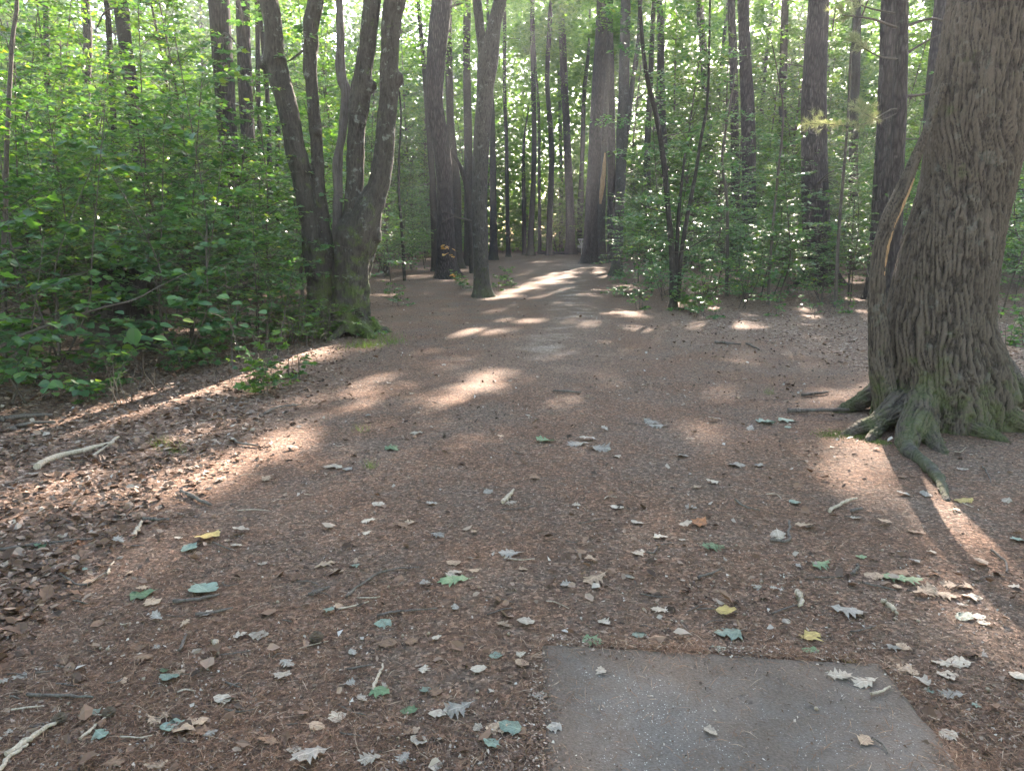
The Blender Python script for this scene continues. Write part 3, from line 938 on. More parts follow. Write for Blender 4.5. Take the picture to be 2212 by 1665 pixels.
BY = 6.45
main = [(2028, 960, 150), (2034, 905, 138), (2037, 850, 130), (2033, 790, 121), (2026, 735, 112), (2031, 668, 103), (2055, 535, 96), (2087, 401, 90), (2111, 267, 96), (2138, 130, 100), (2164, 0, 103), (2190, -150, 104)]
main_top = [(2164, 0, 101), (2190, -150, 103), (2212, -300, 103), (2235, -520, 100), (2250, -900, 90), (2255, -1400, 74)]
C0, R0 = dpath(main, BY, 110)
base0 = C0[0].copy()
side = [(1925, 935, 34), (1915, 870, 27), (1904, 802, 25), (1899, 735, 22), (1895, 668, 19), (1894, 602, 17), (1902, 535, 16), (1924, 468, 18), (1953, 401, 15), (1983, 328, 11), (2016, 245, 8), (2040, 180, 8)]
C1, R1 = dpath(side, BY - 0.12, 60)
def rootpath(pts, r0, r1, n=30, sink=0.0):
    q = []
    for i, (x, y, z) in enumerate(pts):
        X, Y_ = g(x, y)
        q.append([X, Y_, float(gh(X, Y_)) + z])
    return catmull(q, n), np.linspace(r0, r1, n)
tubes = [(C0, R0, {}), (C1, R1, {})]
for pts, r0, r1 in [
    ([(2005, 880, .45), (1945, 915, .20), (1895, 930, .08), (1850, 936, .03), (1800, 938, -.05)], .15, .02),
    ([(2000, 900, .42), (1978, 935, .16), (1960, 958, .05), (1958, 972, .01), (1962, 992, -.05)], .15, .035),
    ([(2080, 890, .45), (2140, 918, .18), (2200, 930, .07), (2290, 936, .0), (2350, 938, -.06)], .16, .03),
    ([(1980, 850, .55), (1925, 868, .28), (1868, 884, .10), (1825, 889, .02), (1790, 892, -.04)], .14, .02),
    ([(2110, 860, .5), (2190, 885, .2), (2260, 892, .06), (2330, 895, -.05)], .16, .03),
    ([(1950, 905, .30), (1915, 922, .10), (1885, 945, .02), (1870, 958, -.05)], .09, .02),
    ([(2030, 880, .42), (2060, 918, .14), (2100, 935, .05), (2160, 950, .0), (2200, 958, -.06)], .13, .02),
    ([(2000, 895, .40), (1998, 930, .12), (2010, 955, .035), (2035, 975, -.01), (2060, 990, -.06)], .12, .02)]:
    C, R = rootpath(pts, r0, r1)
    tubes.append((C, R, {}))

def relief_oak(V, th, s, r, wh):
    rref = np.where(wh == 0, 0.43, np.where(wh == 1, 0.11, 0.12))
    u = th * rref
    slant = np.where(wh == 0, np.clip((s - 0.8) / 2.0, 0, 1) * 0.16, 0.0)
    u2 = u + slant * s
    low = np.clip((1.3 - s) / 0.9, 0, 1) * (wh == 0)
    w1 = (fbm(u2 * 8, s * 2.6, 0, 21, 3) - 0.5) * (3.2 + 3.0 * low)
    w2 = (fbm(u2 * 11, s * 3.8, 0, 22, 3) - 0.5) * (3.2 + 3.0 * low)
    r1 = np.abs(np.cos(math.pi * (u2 / 0.042 + w1)))
    r2 = np.abs(np.cos(math.pi * (u2 / 0.032 + 3.3 + w2)))
    pick = np.clip((vn(u2 * 13, s * 4.5, 0, 28) - 0.5) * 6 + 0.5, 0, 1)
    ridge = r1 * pick + r2 * (1 - pick)
    ridge = np.clip(ridge * 1.5 - 0.2, 0, 1) ** 0.7
    crack = np.clip((vn(u2 / 0.03, s / 0.075, 0, 29) - 0.58) * 5, 0, 1)
    ridge = ridge * (1 - 0.7 * crack)
    amp = np.where(wh == 0, 0.024, np.where(wh == 1, 0.009, 0.012))
    big = 0.030 * (fbm(u * 3.0, s * 1.2, 0, 26) - 0.5) * np.where(wh == 0, 1.2, 0.15)
    flute = low * 0.055 * (np.sin(th * 5 + 1.2 + 0.8 * np.sin(s * 3)) * 0.6 + np.sin(th * 8 + 2) * 0.4)
    return amp * (ridge - np.where(wh == 1, 0.9, 0.6)) + big + flute + np.where(wh > 1, 0.03, 0.0) * (fbm(V[:, 0] * 14, V[:, 1] * 14, V[:, 2] * 10, 43) - .5) + 0.009 * (vn(V[:, 0] * 60, V[:, 1] * 60, V[:, 2] * 40, 27) - 0.5), ridge

tr = thing('oak_tree', 'huge leaning tree with deeply furrowed bark and mossy roots at the right edge', 'tree', (C0[0][0], BY, 0))
org = np.array([C0[0][0], BY, 0.0])
me = fused('trunk', tubes, 0.0115, relief_oak, M['bark_oak'], 4)
bv = np.empty(len(me.vertices) * 3, np.float32); me.vertices.foreach_get('co', bv)
bv = bv.reshape(-1, 3) - org.astype(np.float32); me.vertices.foreach_set('co', bv.ravel())
add('trunk', me, tr)
# pale streak standing for sunlight on the inner side of the side stem
lit_pts = [(1908, 604, 2, -.02), (1912, 565, 5, -.02), (1919, 520, 6, -.02), (1937, 470, 6, -.02), (1958, 425, 4, -.02), (1975, 385, 2, -.02)]
C, R = dpath(lit_pts, BY - 0.14, 20)
V, F = tube(C - org, R * .8, 14, bump=.45, seed=3)
add('sunlit_streak', np_mesh('sunlit_streak', V, F, [M['wood_raw_and_sunlit']]), tr)
C, R = dpath(main_top, BY, 40)
V, F = tube(C - org, R, 30, bump=.06, seed=2)
add('upper_trunk', np_mesh('upper_trunk', V, F, [M['bark_pine']]), tr)
TOPS = [(tr, org, C[-1])]
# the surface root that runs on towards the pad
C = catmull([[*g(x, y), float(gh(*g(x, y))) + z] for x, y, z in [(1954, 958, .05), (1962, 980, .035), (1978, 993, .03), (1995, 1006, .03), (2008, 1022, .035), (2020, 1036, .03), (2030, 1052, .025), (2038, 1068, .012), (2046, 1084, -.02)]], 60)
R = np.interp(np.linspace(0, 1, 60), [0, .3, .6, 1], [.055, .042, .04, .022]) * (1 + 0.5 * (vn(np.arange(60) * .35, 0, 0, 3) - .5))
V, F = tube(C - org, R, 16, bump=.25, seed=3)
add('surface_root', np_mesh('surface_root', V, F, [M['bark_grey']]), tr)

# ---- the mossy clump
def q2(x, y, w, dy=0.0):
    """pixels of my enlarged clump crop -> print pixels"""
    return (x * .4428 + 553, y * .4428, w * .4428 / 2, dy)
KY = 12.3
stems = {
    'a': [q2(305, 1575, 120), q2(302, 1450, 110), q2(296, 1300, 112), q2(280, 1180, 100), q2(264, 1080, 92), q2(237, 950, 96), q2(212, 800, 100), q2(180, 650, 98), q2(140, 480, 100), q2(105, 345, 98), q2(92, 300, 112), q2(88, 262, 95), q2(85, 130, 92), q2(62, 0, 92), q2(30, -150, 88)],
    'b': [q2(352, 1570, 90), q2(350, 1400, 78), q2(338, 1250, 78), q2(322, 1080, 78), q2(310, 950, 66), q2(300, 820, 60), q2(296, 700, 60), q2(284, 560, 62), q2(272, 420, 58), q2(262, 330, 66), q2(268, 220, 72), q2(272, 110, 78), q2(290, 0, 74), q2(300, -200, 70)],
    'd': [q2(470, 1160, 110), q2(470, 1040, 100), q2(480, 900, 88), q2(486, 780, 86), q2(488, 680, 84), q2(492, 600, 84), q2(500, 540, 92), q2(520, 440, 84), q2(536, 300, 78), q2(550, 180, 78), q2(562, 60, 84), q2(570, -60, 84), q2(582, -200, 82)],
    'e': [q2(480, 1240, 150), q2(515, 1130, 170), q2(545, 1030, 150), q2(580, 950, 120), q2(606, 870, 104), q2(622, 750, 98), q2(634, 600, 92), q2(646, 470, 92), q2(652, 385, 106), q2(650, 330, 92), q2(652, 200, 90), q2(664, 80, 96), q2(684, -20, 104), q2(700, -200, 96)],
    's': [q2(462, 1610, 210), q2(464, 1530, 178), q2(466, 1440, 166), q2(466, 1350, 165), q2(474, 1260, 176), q2(486, 1180, 205), q2(490, 1100, 190), q2(488, 1040, 120)],
}
tubes = []
Yo = {'a': .0, 'b': .15, 'd': .05, 'e': -.05, 's': 0.0}
for key, pts in stems.items():
    C, R = dpath([(p[0], p[1], p[2]) for p in pts], KY + Yo[key], 70 if key != 's' else 40)
    if key == 's':
        R = R * 1.0
    tubes.append((C, R, {'bump': .12, 'seed': ord(key)}))
cb = at(465 * .4428 + 553, 1560 * .4428, KY)
for a_, r0, L_ in [(-1.9, .16, .45), (-.9, .15, .5), (.3, .13, .45), (-2.9, .14, .4), (1.6, .12, .4)]:
    p0 = np.array([cb[0], KY, 0.30])
    d_ = np.array([math.cos(a_), math.sin(a_), 0])
    tubes.append((catmull([p0, p0 + d_ * .28 + [0, 0, -.15], p0 + d_ * (.28 + L_) + [0, 0, -.34]], 20), np.linspace(r0 + .06, .04, 20), {}))
lb = at(305 * .4428 + 553, 1560 * .4428, KY)
for a_, r0 in [(-2.4, .12), (-1.2, .1)]:
    p0 = np.array([lb[0], KY, 0.25])
    d_ = np.array([math.cos(a_), math.sin(a_), 0])
    tubes.append((catmull([p0, p0 + d_ * .2 + [0, 0, -.15], p0 + d_ * .5 + [0, 0, -.30]], 20), np.linspace(r0 + .04, .04, 20), {}))
# knobs where old limbs broke off
for kx, ky, rr_, off in [(45, 305, .16, -.0), (560, 420, .15, .02), (505, 590, .17, 0), (690, 385, .17, -.03), (572, 1150, .22, -.02), (300, 640, .10, 0), (255, 130, .10, .1), (275, 1120, .16, 0), (340, 650, .0, 0)]:
    if rr_ <= 0:
        continue
    P_ = at(kx * .4428 + 553, ky * .4428, KY + off)
    tubes.append((np.array([P_ + [0, 0, -rr_ * .7], P_ + [0, 0, -rr_ * .3], P_ + [0, 0, rr_ * .3], P_ + [0, 0, rr_ * .6]]), np.array([rr_ * .3, rr_ * .6, rr_ * .62, rr_ * .3]), {'bump': .2, 'seed': int(kx)}))

def relief_clump(V, th, s, r, wh):
    u = th * np.clip(r, .08, .4)
    a = vn(u / 0.030 + 9, s / 0.20, 0, 34)
    low = np.clip((1.9 - V[:, 2]) / 1.2, 0, 1)
    ridge = np.clip(1 - np.abs(a - .5) * 4, 0, 1)
    lump = fbm(V[:, 0] * 7, V[:, 1] * 7, V[:, 2] * 4, 35) - .5
    pit = np.clip(vn(V[:, 0] * 9, V[:, 1] * 9, V[:, 2] * 7, 36) - .72, 0, 1) * 3
    return 0.006 * ridge * (.5 + low) + lump * (.034 + .10 * low) - pit * .02 + .012 * low * (vn(V[:, 0] * 40, V[:, 1] * 40, V[:, 2] * 30, 37) - .5), np.clip(ridge * (1 - pit), 0, 1)

tr = thing('maple_tree', 'old mossy grey tree of four living stems from one swollen base', 'tree', (cb[0], KY, 0))
org = np.array([cb[0], KY, 0.0])
me = fused('trunk', tubes, 0.017, relief_clump, M['bark_clump'], 4)
bv = np.empty(len(me.vertices) * 3, np.float32); me.vertices.foreach_get('co', bv)
bv = bv.reshape(-1, 3) - org.astype(np.float32); me.vertices.foreach_set('co', bv.ravel())
add('trunk', me, tr)
for pts, yo in (([(40, -80, 88), (30, -150, 86), (0, -420, 80), (-20, -900, 60)], 0), ([(297, -120, 70), (300, -200, 68), (305, -600, 58), (300, -1000, 40)], .15), ([(578, -130, 81), (582, -200, 80), (600, -500, 76), (610, -1000, 60)], .05), ([(696, -130, 95), (700, -200, 94), (720, -600, 84), (730, -1000, 60)], -.05)):
    C, R = dpath([q2(*p)[:3] for p in pts], KY + yo, 24)
    V, F = tube(C - org, R, 20, bump=.08, seed=4)
    add('upper_stem', np_mesh('upper_stem', V, F, [M['bark_clump']]), tr)
    TOPS.append((tr, org, C[-1]))
pts = [q2(392, 1180, 46), q2(398, 1060, 50), q2(402, 950, 46), q2(396, 850, 48), q2(402, 760, 44), q2(420, 660, 42), q2(430, 560, 42), q2(436, 450, 48), q2(420, 380, 46), q2(408, 280, 42), q2(412, 180, 38), q2(410, 90, 36), q2(404, 0, 34), q2(396, -120, 28), q2(400, -260, 14)]
C, R = dpath([(p[0], p[1], p[2]) for p in pts], KY + .22, 70)
V, F = tube(C - org, R, 18, bump=.25, seed=5)
dn = add('dead_stem', np_mesh('dead_stem', V, F, [M['bark_dead']]), tr)
dn['label'] = 'bare weathered dead stem between the living ones'
for pts in [[(232, 245, 12), (180, 285, 9), (150, 300, 5)], [(455, 560, 20), (470, 440, 22), (490, 330, 16), (500, 230, 8)]]:
    C, R = dpath([q2(*p)[:3] for p in pts], KY + .15, 16)
    V, F = tube(C - org, R, 8, bump=.2, seed=8)
    add('branch', np_mesh('branch', V, F, [M['bark_grey']]), tr)
CLUMP_BASE = cb

# ------------------------------------------------------------------ the other trunks seen in the photograph
def limb(acc, base, az, el, L, r, rng, sides=5, twigs=3):
    pts = [base]
    d = np.array([math.cos(az) * math.cos(el), math.sin(az) * math.cos(el), math.sin(el)])
    n = 5
    for i in range(n):
        d = d + rng.normal(0, .16, 3) + [0, 0, .03]
        d /= np.linalg.norm(d)
        pts.append(pts[-1] + d * L / n)
    C = catmull(pts, 12)
    acc.tube(C, np.linspace(r, r * .25, 12), sides, bump=.15, seed=int(L * 10))
    for _ in range(twigs):
        i = rng.integers(4, 11)
        dd_ = d + rng.normal(0, .6, 3)
        dd_ /= np.linalg.norm(dd_)
        acc.tube(np.array([C[i], C[i] + dd_ * L * .2 + [0, 0, .03], C[i] + dd_ * L * .38]), np.array([r * .35, r * .25, r * .1]), 4)
    return C

CROWNS = []   # (tree, trunk top position, radius, height) filled later

def trunk_tree(pts, Y, bark, name, label, group=None, sides=14, height=20.0, flare=.55, crown=True, stubs=0, seed=0, ext=True, extra=None, forks=(), cat='tree', limbs=0, flip=True):
    """pts from base up: (x, y, halfwidth)"""
    rng = np.random.default_rng(seed + 100)
    pts = list(pts)
    b = at(pts[0][0], pts[0][1], Y)
    zb = float(gh(b[0], b[1]))
    C = np.array([at(p[0], p[1], Y) for p in pts])
    R = np.array([px_to_m(p[2], Y, p[1]) for p in pts])
    C[0][2] = zb - 0.08
    if ext and C[-1][2] < height:
        d = (C[-1] - C[-2]) / np.linalg.norm(C[-1] - C[-2])
        d[0] *= .5
        L = (height - C[-1][2])
        top = C[-1] + d * L * .5 + [rng.normal(0, .2), rng.normal(0, .2), 0]
        top2 = top + np.array([rng.normal(0, .3), rng.normal(0, .3), L * .5])
        C = np.vstack([C, top, top2])
        R = np.concatenate([R, [R[-1] * .72, R[-1] * .25]])
    n = max(24, len(pts) * 6)
    # denser rings near the foot
    CC = catmull(C, n * 3)
    RR = catmull(np.stack([R] * 3, 1), n * 3)[:, 0]
    L = np.concatenate([[0], np.cumsum(np.linalg.norm(np.diff(CC, axis=0), axis=1))])
    tt = np.concatenate([np.linspace(0, min(1.2, L[-1] * .2), 14)[:-1], np.linspace(min(1.2, L[-1] * .2), L[-1], n)])
    CC = np.stack([np.interp(tt, L, CC[:, i]) for i in range(3)], 1)
    RR = np.interp(tt, L, RR)
    org = np.array([b[0], Y, zb])
    t_ = thing(name, label, cat, org, 0, group)
    V, F = tube(CC - org, RR, sides, bump=.08, seed=seed, flare=flare, roots=5, rootamp=.9)
    add('trunk', np_mesh('trunk', V, F, [M[bark]]), t_)
    for fk in forks:
        Cf, Rf = dpath(fk, Y, 24)
        V, F = tube(Cf - org, Rf, sides, bump=.1, seed=seed + 3)
        add('fork', np_mesh('fork', V, F, [M[bark]]), t_)
    if stubs:
        for s_ in range(stubs):
            acc = Acc()
            i = int(rng.integers(len(CC) // 6, len(CC) * 5 // 6))
            limb(acc, CC[i] - org, rng.uniform(0, 6.28), rng.uniform(-.1, .4), rng.uniform(.5, 1.8), RR[i] * .16 + .008, rng)
            add('branch', acc.mesh('branch', M['twig' if bark != 'bark_dead' else bark]), t_)
    for q in range(limbs):
        acc = Acc()
        i = int(len(CC) * rng.uniform(.55, .9))
        limb(acc, CC[i] - org, rng.uniform(0, 6.28), rng.uniform(.3, .9), rng.uniform(2, 4), RR[i] * .4, rng, 6, 4)
        add('branch', acc.mesh('branch', M[bark]), t_)
    if crown:
        CROWNS.append((t_, org, CC[-1], rng))
    return t_

T = trunk_tree
GP = 'big pine trunks standing in the woods'
T([(968, 599, 22), (964, 560, 19), (962, 450, 18), (958, 360, 18), (950, 290, 18), (938, 215, 19), (942, 120, 20), (950, 50, 22), (955, 0, 21), (958, -90, 20)], 29, 'bark_pine', 'pine_tree', 'dark rough-barked tree left of the path with orange leaves before its foot', sides=24, stubs=2, seed=1, height=19)
T([(1042, 636, 18), (1040, 590, 16.5), (1037, 480, 16.5), (1036, 400, 17), (1040, 300, 17.5), (1048, 200, 18), (1055, 130, 22), (1066, 60, 15), (1080, 0, 14), (1096, -80, 12)], 20.2, 'bark_grey', 'maple_tree', 'straight grey tree that forks near the top at the left edge of the path', sides=22, seed=2, height=16, forks=[[(1046, 175, 12), (1042, 110, 10), (1036, 50, 10), (1030, 0, 10), (1024, -90, 8), (1020, -300, 5)]], stubs=1)
T([(1272, 569, 18), (1274, 540, 15), (1278, 460, 14.5), (1282, 380, 14.5), (1287, 280, 14.5), (1293, 180, 14), (1298, 90, 13.5), (1302, 0, 13), (1306, -60, 12.5)], 44, 'bark_pine', 'pine_tree', 'tall straight pine at the far bend casting its shadow across the path', sides=22, seed=3, height=24, stubs=2)
tt_ = T([(1298, 557, 11), (1298, 520, 10), (1297, 470, 10), (1300, 420, 9.5), (1303, 360, 8), (1306, 290, 7), (1310, 200, 6), (1314, 110, 5)], 46.5, 'bark_grey', 'broken_tree', 'split tree with torn orange wood just behind the tall straight pine', sides=14, seed=4, ext=False, crown=False)
o_ = np.array(tt_.location)
C, R = dpath([(1297, 440, 2), (1299, 418, 4.5), (1302, 390, 5), (1305, 360, 4), (1307, 330, 1.5)], 46.15, 16)
V, F = tube(C - o_, R, 10, bump=.2, seed=2)
add('torn_wood', np_mesh('torn_wood', V, F, [M['wood_raw_and_sunlit']]), tt_)
T([(1322, 556, 11), (1322, 520, 10), (1321, 400, 9), (1320, 280, 9), (1318, 150, 8.5), (1316, 30, 8), (1316, -60, 8)], 48, 'bark_pine', 'pine_tree', 'reddish slim pine trunk just right of the split tree', seed=5, height=24)
T([(1331, 592, 12.5), (1333, 560, 11), (1337, 480, 10.5), (1340, 400, 11), (1343, 300, 12), (1347, 200, 11.5), (1350, 80, 11), (1352, 0, 10.5), (1354, -60, 10)], 31, 'bark_grey', 'maple_tree', 'grey tree at the right side of the path with shrubs round its foot', seed=6, height=20, sides=18, forks=[[(1347, 330, 7), (1358, 250, 6), (1366, 180, 5.5), (1378, 100, 5), (1384, 0, 4)]])
T([(1233, 545, 11), (1232, 500, 9.5), (1230, 420, 8.5), (1226, 320, 8), (1221, 220, 8), (1216, 100, 8), (1212, 0, 7)], 66, 'bark_pine', 'pine_tree', 'dark pine beside the disc golf basket at the end of the path', seed=7, height=27)
T([(1186, 546, 7), (1187, 480, 6), (1190, 400, 6), (1192, 330, 6), (1187, 250, 5.5), (1182, 170, 5), (1186, 80, 5), (1192, 0, 4.5)], 63, 'bark_dark', 'slender_tree', 'slender dark tree second left of the basket at the end of the path', seed=8, height=22)
T([(1145, 546, 8), (1147, 500, 6.5), (1152, 400, 5.5), (1154, 300, 5.5), (1152, 180, 5), (1150, 60, 5), (1150, 0, 5)], 61, 'bark_dark', 'slender_tree', 'dark slightly leaning tree at the far left end of the open path', seed=9, height=22)
T([(1133, 543, 5), (1132, 480, 4.5), (1131, 380, 4)], 64, 'bark_dark', 'slender_tree', 'short thin trunk hugging the leaning tree at the path end', seed=10, height=12)
T([(1098, 550, 5), (1097, 500, 4.5), (1095, 400, 4.2), (1094, 300, 4.2), (1090, 200, 4), (1090, 60, 4), (1089, 0, 4)], 57, 'bark_dark', 'slender_tree', 'thin tree at the left rim of the far path', seed=11, height=20, stubs=4)
T([(1166, 546, 4), (1166, 500, 3.6), (1165, 400, 3.4), (1164, 250, 3.2)], 68, 'bark_grey', 'slender_tree', 'pale thin trunk between two dark ones at the path end', seed=12, height=20)
T([(1253, 536, 6), (1252, 480, 5.5), (1254, 440, 7), (1256, 380, 5), (1259, 300, 5), (1262, 200, 4.5)], 72, 'bark_dark', 'slender_tree', 'crooked dark trunk directly behind the disc golf basket', seed=13, height=22)
T([(1212, 500, 4.5), (1212, 420, 4.5), (1211, 300, 4)], 80, 'bark_grey', 'slender_tree', 'pale far trunk left of the dark pine by the basket', seed=14, height=24)
# left woods
T([(500, 640, 24), (500, 560, 21), (497, 430, 21), (492, 300, 21), (486, 200, 21), (478, 80, 22), (472, 0, 23), (466, -120, 22)], 17.5, 'bark_pine', 'pine_tree', 'thick dark pine in the woods left of the mossy clump', seed=21, height=17, sides=22, stubs=2)
T([(545, 580, 17), (542, 440, 15), (536, 300, 15), (528, 150, 15), (524, 0, 14), (520, -100, 13)], 23, 'bark_pine', 'pine_tree', 'slimmer pine close behind the thick dark pine on the left', seed=22, height=20)
T([(322, 640, 15), (312, 480, 14), (300, 330, 13), (284, 200, 13.5), (270, 90, 14), (260, 0, 15), (252, -100, 14)], 19, 'bark_dark', 'leaning_tree', 'dark leaning trunk behind the leaves above the rotten stump', seed=23, height=16, stubs=4)
T([(258, 620, 7), (252, 420, 6.5), (246, 280, 6), (238, 120, 6), (230, 0, 6)], 20, 'bark_dark', 'slender_tree', 'slim leaning trunk left of the dark leaning tree in leaves', seed=24, height=14, stubs=3)
T([(190, 560, 10), (186, 380, 9), (186, 200, 9), (184, 0, 9)], 27, 'bark_dark', 'tall_tree', 'shadowy trunk far back in the woods at the left', seed=25, height=20)
T([(108, 600, 7), (104, 420, 6.5), (102, 200, 6), (98, 0, 6)], 24, 'bark_dark', 'slender_tree', 'slim trunk deep in the leaves near the left edge', seed=26, height=16)
T([(2, 720, 5), (8, 560, 5), (12, 440, 5), (14, 330, 5), (20, 200, 4.5), (26, 90, 4.2), (30, -30, 3.5)], 9.5, 'twig', 'sapling_tree', 'thin forked young stem along the left edge of the picture', seed=27, height=5.5, crown=False, sides=10, flare=.3)
T([(566, 560, 6), (564, 380, 5.5), (558, 200, 5), (555, 0, 5)], 26, 'bark_dark', 'slender_tree', 'thin dark trunk just right of the slimmer left pine', seed=28, height=16)
T([(584, 600, 6), (583, 420, 6), (580, 260, 5), (573, 150, 5)], 24, 'bark_dark', 'slender_tree', 'thin dark trunk left of the mossy clump', seed=29, height=12)
T([(602, 580, 6), (601, 420, 5), (600, 300, 5)], 28, 'bark_dark', 'slender_tree', 'second thin dark trunk showing beside the mossy clump', seed=30, height=13)
T([(832, 560, 5.5), (834, 480, 5), (836, 380, 5), (838, 200, 4)], 30, 'bark_dark', 'slender_tree', 'thin trunk showing between the mossy clump and the rough-barked tree', seed=31, height=14)
T([(873, 560, 3.5), (868, 500, 3.2), (862, 420, 3), (862, 340, 2.5)], 26, 'bark_dark', 'slender_tree', 'very thin upright sapling stem right of the mossy clump', seed=32, height=8, crown=False)
T([(942, 575, 10), (940, 500, 9), (935, 420, 8), (934, 380, 7)], 34, 'bark_dark', 'slender_tree', 'shaded trunk hiding left behind the rough-barked tree', seed=33, height=14)
T([(985, 560, 13), (985, 480, 12), (985, 400, 11), (975, 300, 9), (970, 160, 8), (968, 60, 8)], 36, 'bark_dark', 'tall_tree', 'dark trunk close behind the rough-barked tree on its right', seed=34, height=18)
T([(1014, 555, 13), (1013, 480, 10), (1012, 360, 9), (1010, 240, 9), (1008, 110, 8), (1010, 0, 8)], 40, 'bark_dark', 'tall_tree', 'dark trunk half hidden behind the forking grey tree', seed=35, height=20)
T([(1018, 520, 5), (1010, 430, 5), (998, 370, 4.5), (978, 330, 4)], 33, 'bark_dark', 'leaning_tree', 'slanting dead stem between the two trees left of the path', seed=36, height=6, crown=False, ext=False, flare=.1)
T([(1066, 545, 9), (1066, 500, 8), (1065, 400, 7), (1064, 280, 6)], 50, 'bark_dark', 'slender_tree', 'dark trunk just right of the forking grey tree', seed=37, height=18)
# right woods
T([(1620, 572, 17), (1619, 500, 15.5), (1618, 400, 15), (1617, 300, 15), (1613, 200, 14), (1609, 100, 12.5), (1606, 30, 12), (1604, -60, 12)], 31, 'bark_pine', 'pine_tree', 'straight dark pine in the middle of the right-hand woods', seed=41, height=22, sides=18, stubs=6)
T([(1588, 560, 10), (1588, 400, 9.5), (1587, 280, 9), (1584, 120, 9), (1580, 0, 8)], 38, 'bark_pine', 'pine_tree', 'slimmer pine close behind the straight dark one on the right', seed=42, height=22)
T([(1768, 612, 34), (1766, 560, 29), (1762, 450, 28), (1758, 330, 27), (1758, 200, 25), (1764, 80, 23), (1768, 0, 21), (1770, -80, 20)], 24.5, 'bark_pine', 'pine_tree', 'broadest pine trunk of the right woods half covered by leaves', seed=43, height=21, sides=22, stubs=5)
T([(1896, 590, 20), (1900, 500, 19), (1908, 380, 19), (1914, 260, 18.5), (1918, 130, 18), (1922, 0, 17), (1924, -100, 16)], 19, 'bark_pine', 'pine_tree', 'tall dark pine directly left of the scaly pine beside the huge tree', seed=44, height=19, sides=20)
tp = T([(1932, 612, 15), (1934, 520, 14), (1936, 420, 14.5), (1940, 300, 15), (1944, 190, 14.5), (1948, 90, 13), (1949, 0, 12.5), (1950, -100, 12)], 15, 'bark_pine', 'pine_tree', 'younger scaly pine with bare side branches close left of the huge tree', seed=45, height=13, sides=20)
T([(2020, 520, 18), (2016, 400, 17), (2013, 280, 17), (2022, 130, 16), (2035, 0, 15)], 24, 'bark_pine', 'pine_tree', 'dim pine trunk seen behind the upper left side of the huge tree', seed=46, height=20)
T([(1440, 540, 10), (1438, 420, 9.5), (1432, 300, 9), (1428, 180, 8), (1426, 40, 7)], 42, 'bark_dark', 'tall_tree', 'grey hazy trunk behind the crooked three-stemmed shrub tree', seed=47, height=22, crown=True)
T([(1398, 560, 7), (1400, 440, 7), (1398, 330, 7), (1404, 200, 6)], 46, 'bark_dark', 'tall_tree', 'hazy trunk left behind the crooked shrub tree', seed=48, height=22)
T([(1530, 560, 11), (1530, 420, 10), (1528, 250, 9), (1520, 120, 8), (1512, 0, 8)], 48, 'bark_dark', 'tall_tree', 'hazy trunk between the crooked shrub tree and the dark pine', seed=49, height=22)
T([(1690, 560, 9), (1688, 420, 9), (1690, 250, 8), (1694, 80, 8)], 44, 'bark_dark', 'tall_tree', 'hazy slim trunk left of the broadest pine', seed=50, height=22)
T([(1845, 560, 11), (1843, 420, 10), (1845, 260, 9), (1850, 100, 9)], 33, 'bark_dark', 'tall_tree', 'dim trunk between the broadest pine and the tall dark pine', seed=51, height=20)
T([(1660, 640, 3.5), (1664, 560, 3.2), (1672, 460, 3), (1680, 380, 2.8), (1692, 250, 2.2)], 17.5, 'twig', 'sapling_tree', 'thin upright sapling stem just right of the straight dark pine', seed=52, height=6, crown=False, sides=8)
T([(1571, 612, 4), (1571, 540, 3.8), (1570, 430, 3.4), (1560, 340, 3)], 20, 'twig', 'sapling_tree', 'thin upright sapling stem left of the straight dark pine', seed=53, height=6.5, crown=False, sides=8)
T([(1808, 620, 4), (1812, 500, 3.6), (1820, 400, 3.2), (1832, 250, 3), (1840, 100, 2.6)], 17, 'twig', 'sapling_tree', 'thin sapling stem right of the broadest pine', seed=54, height=7, crown=False, sides=8)
T([(2205, 560, 10), (2203, 400, 10), (2200, 200, 9)], 30, 'bark_dark', 'tall_tree', 'trunk at the right edge beyond the huge tree', seed=55, height=20)
# the crooked shrub tree: three stems
sh = T([(1455, 655, 9), (1454, 610, 8), (1451, 540, 6.5), (1443, 450, 6), (1434, 350, 6), (1420, 260, 5.5), (1405, 200, 5), (1392, 130, 4.5), (1384, 40, 4), (1380, -30, 4)], 16.8, 'bark_dark', 'shrub_tree', 'crooked dark shrub tree of three thin stems right of the path', seed=56, height=8, sides=14, crown=False,
       forks=[[(1462, 650, 7), (1470, 560, 5), (1484, 470, 4.5), (1500, 390, 4), (1514, 300, 3.5), (1528, 220, 3), (1532, 100, 2.5), (1534, -20, 2)], [(1456, 640, 6), (1462, 540, 4.5), (1466, 460, 4), (1472, 400, 3), (1480, 330, 2.5)]], limbs=0, stubs=5)

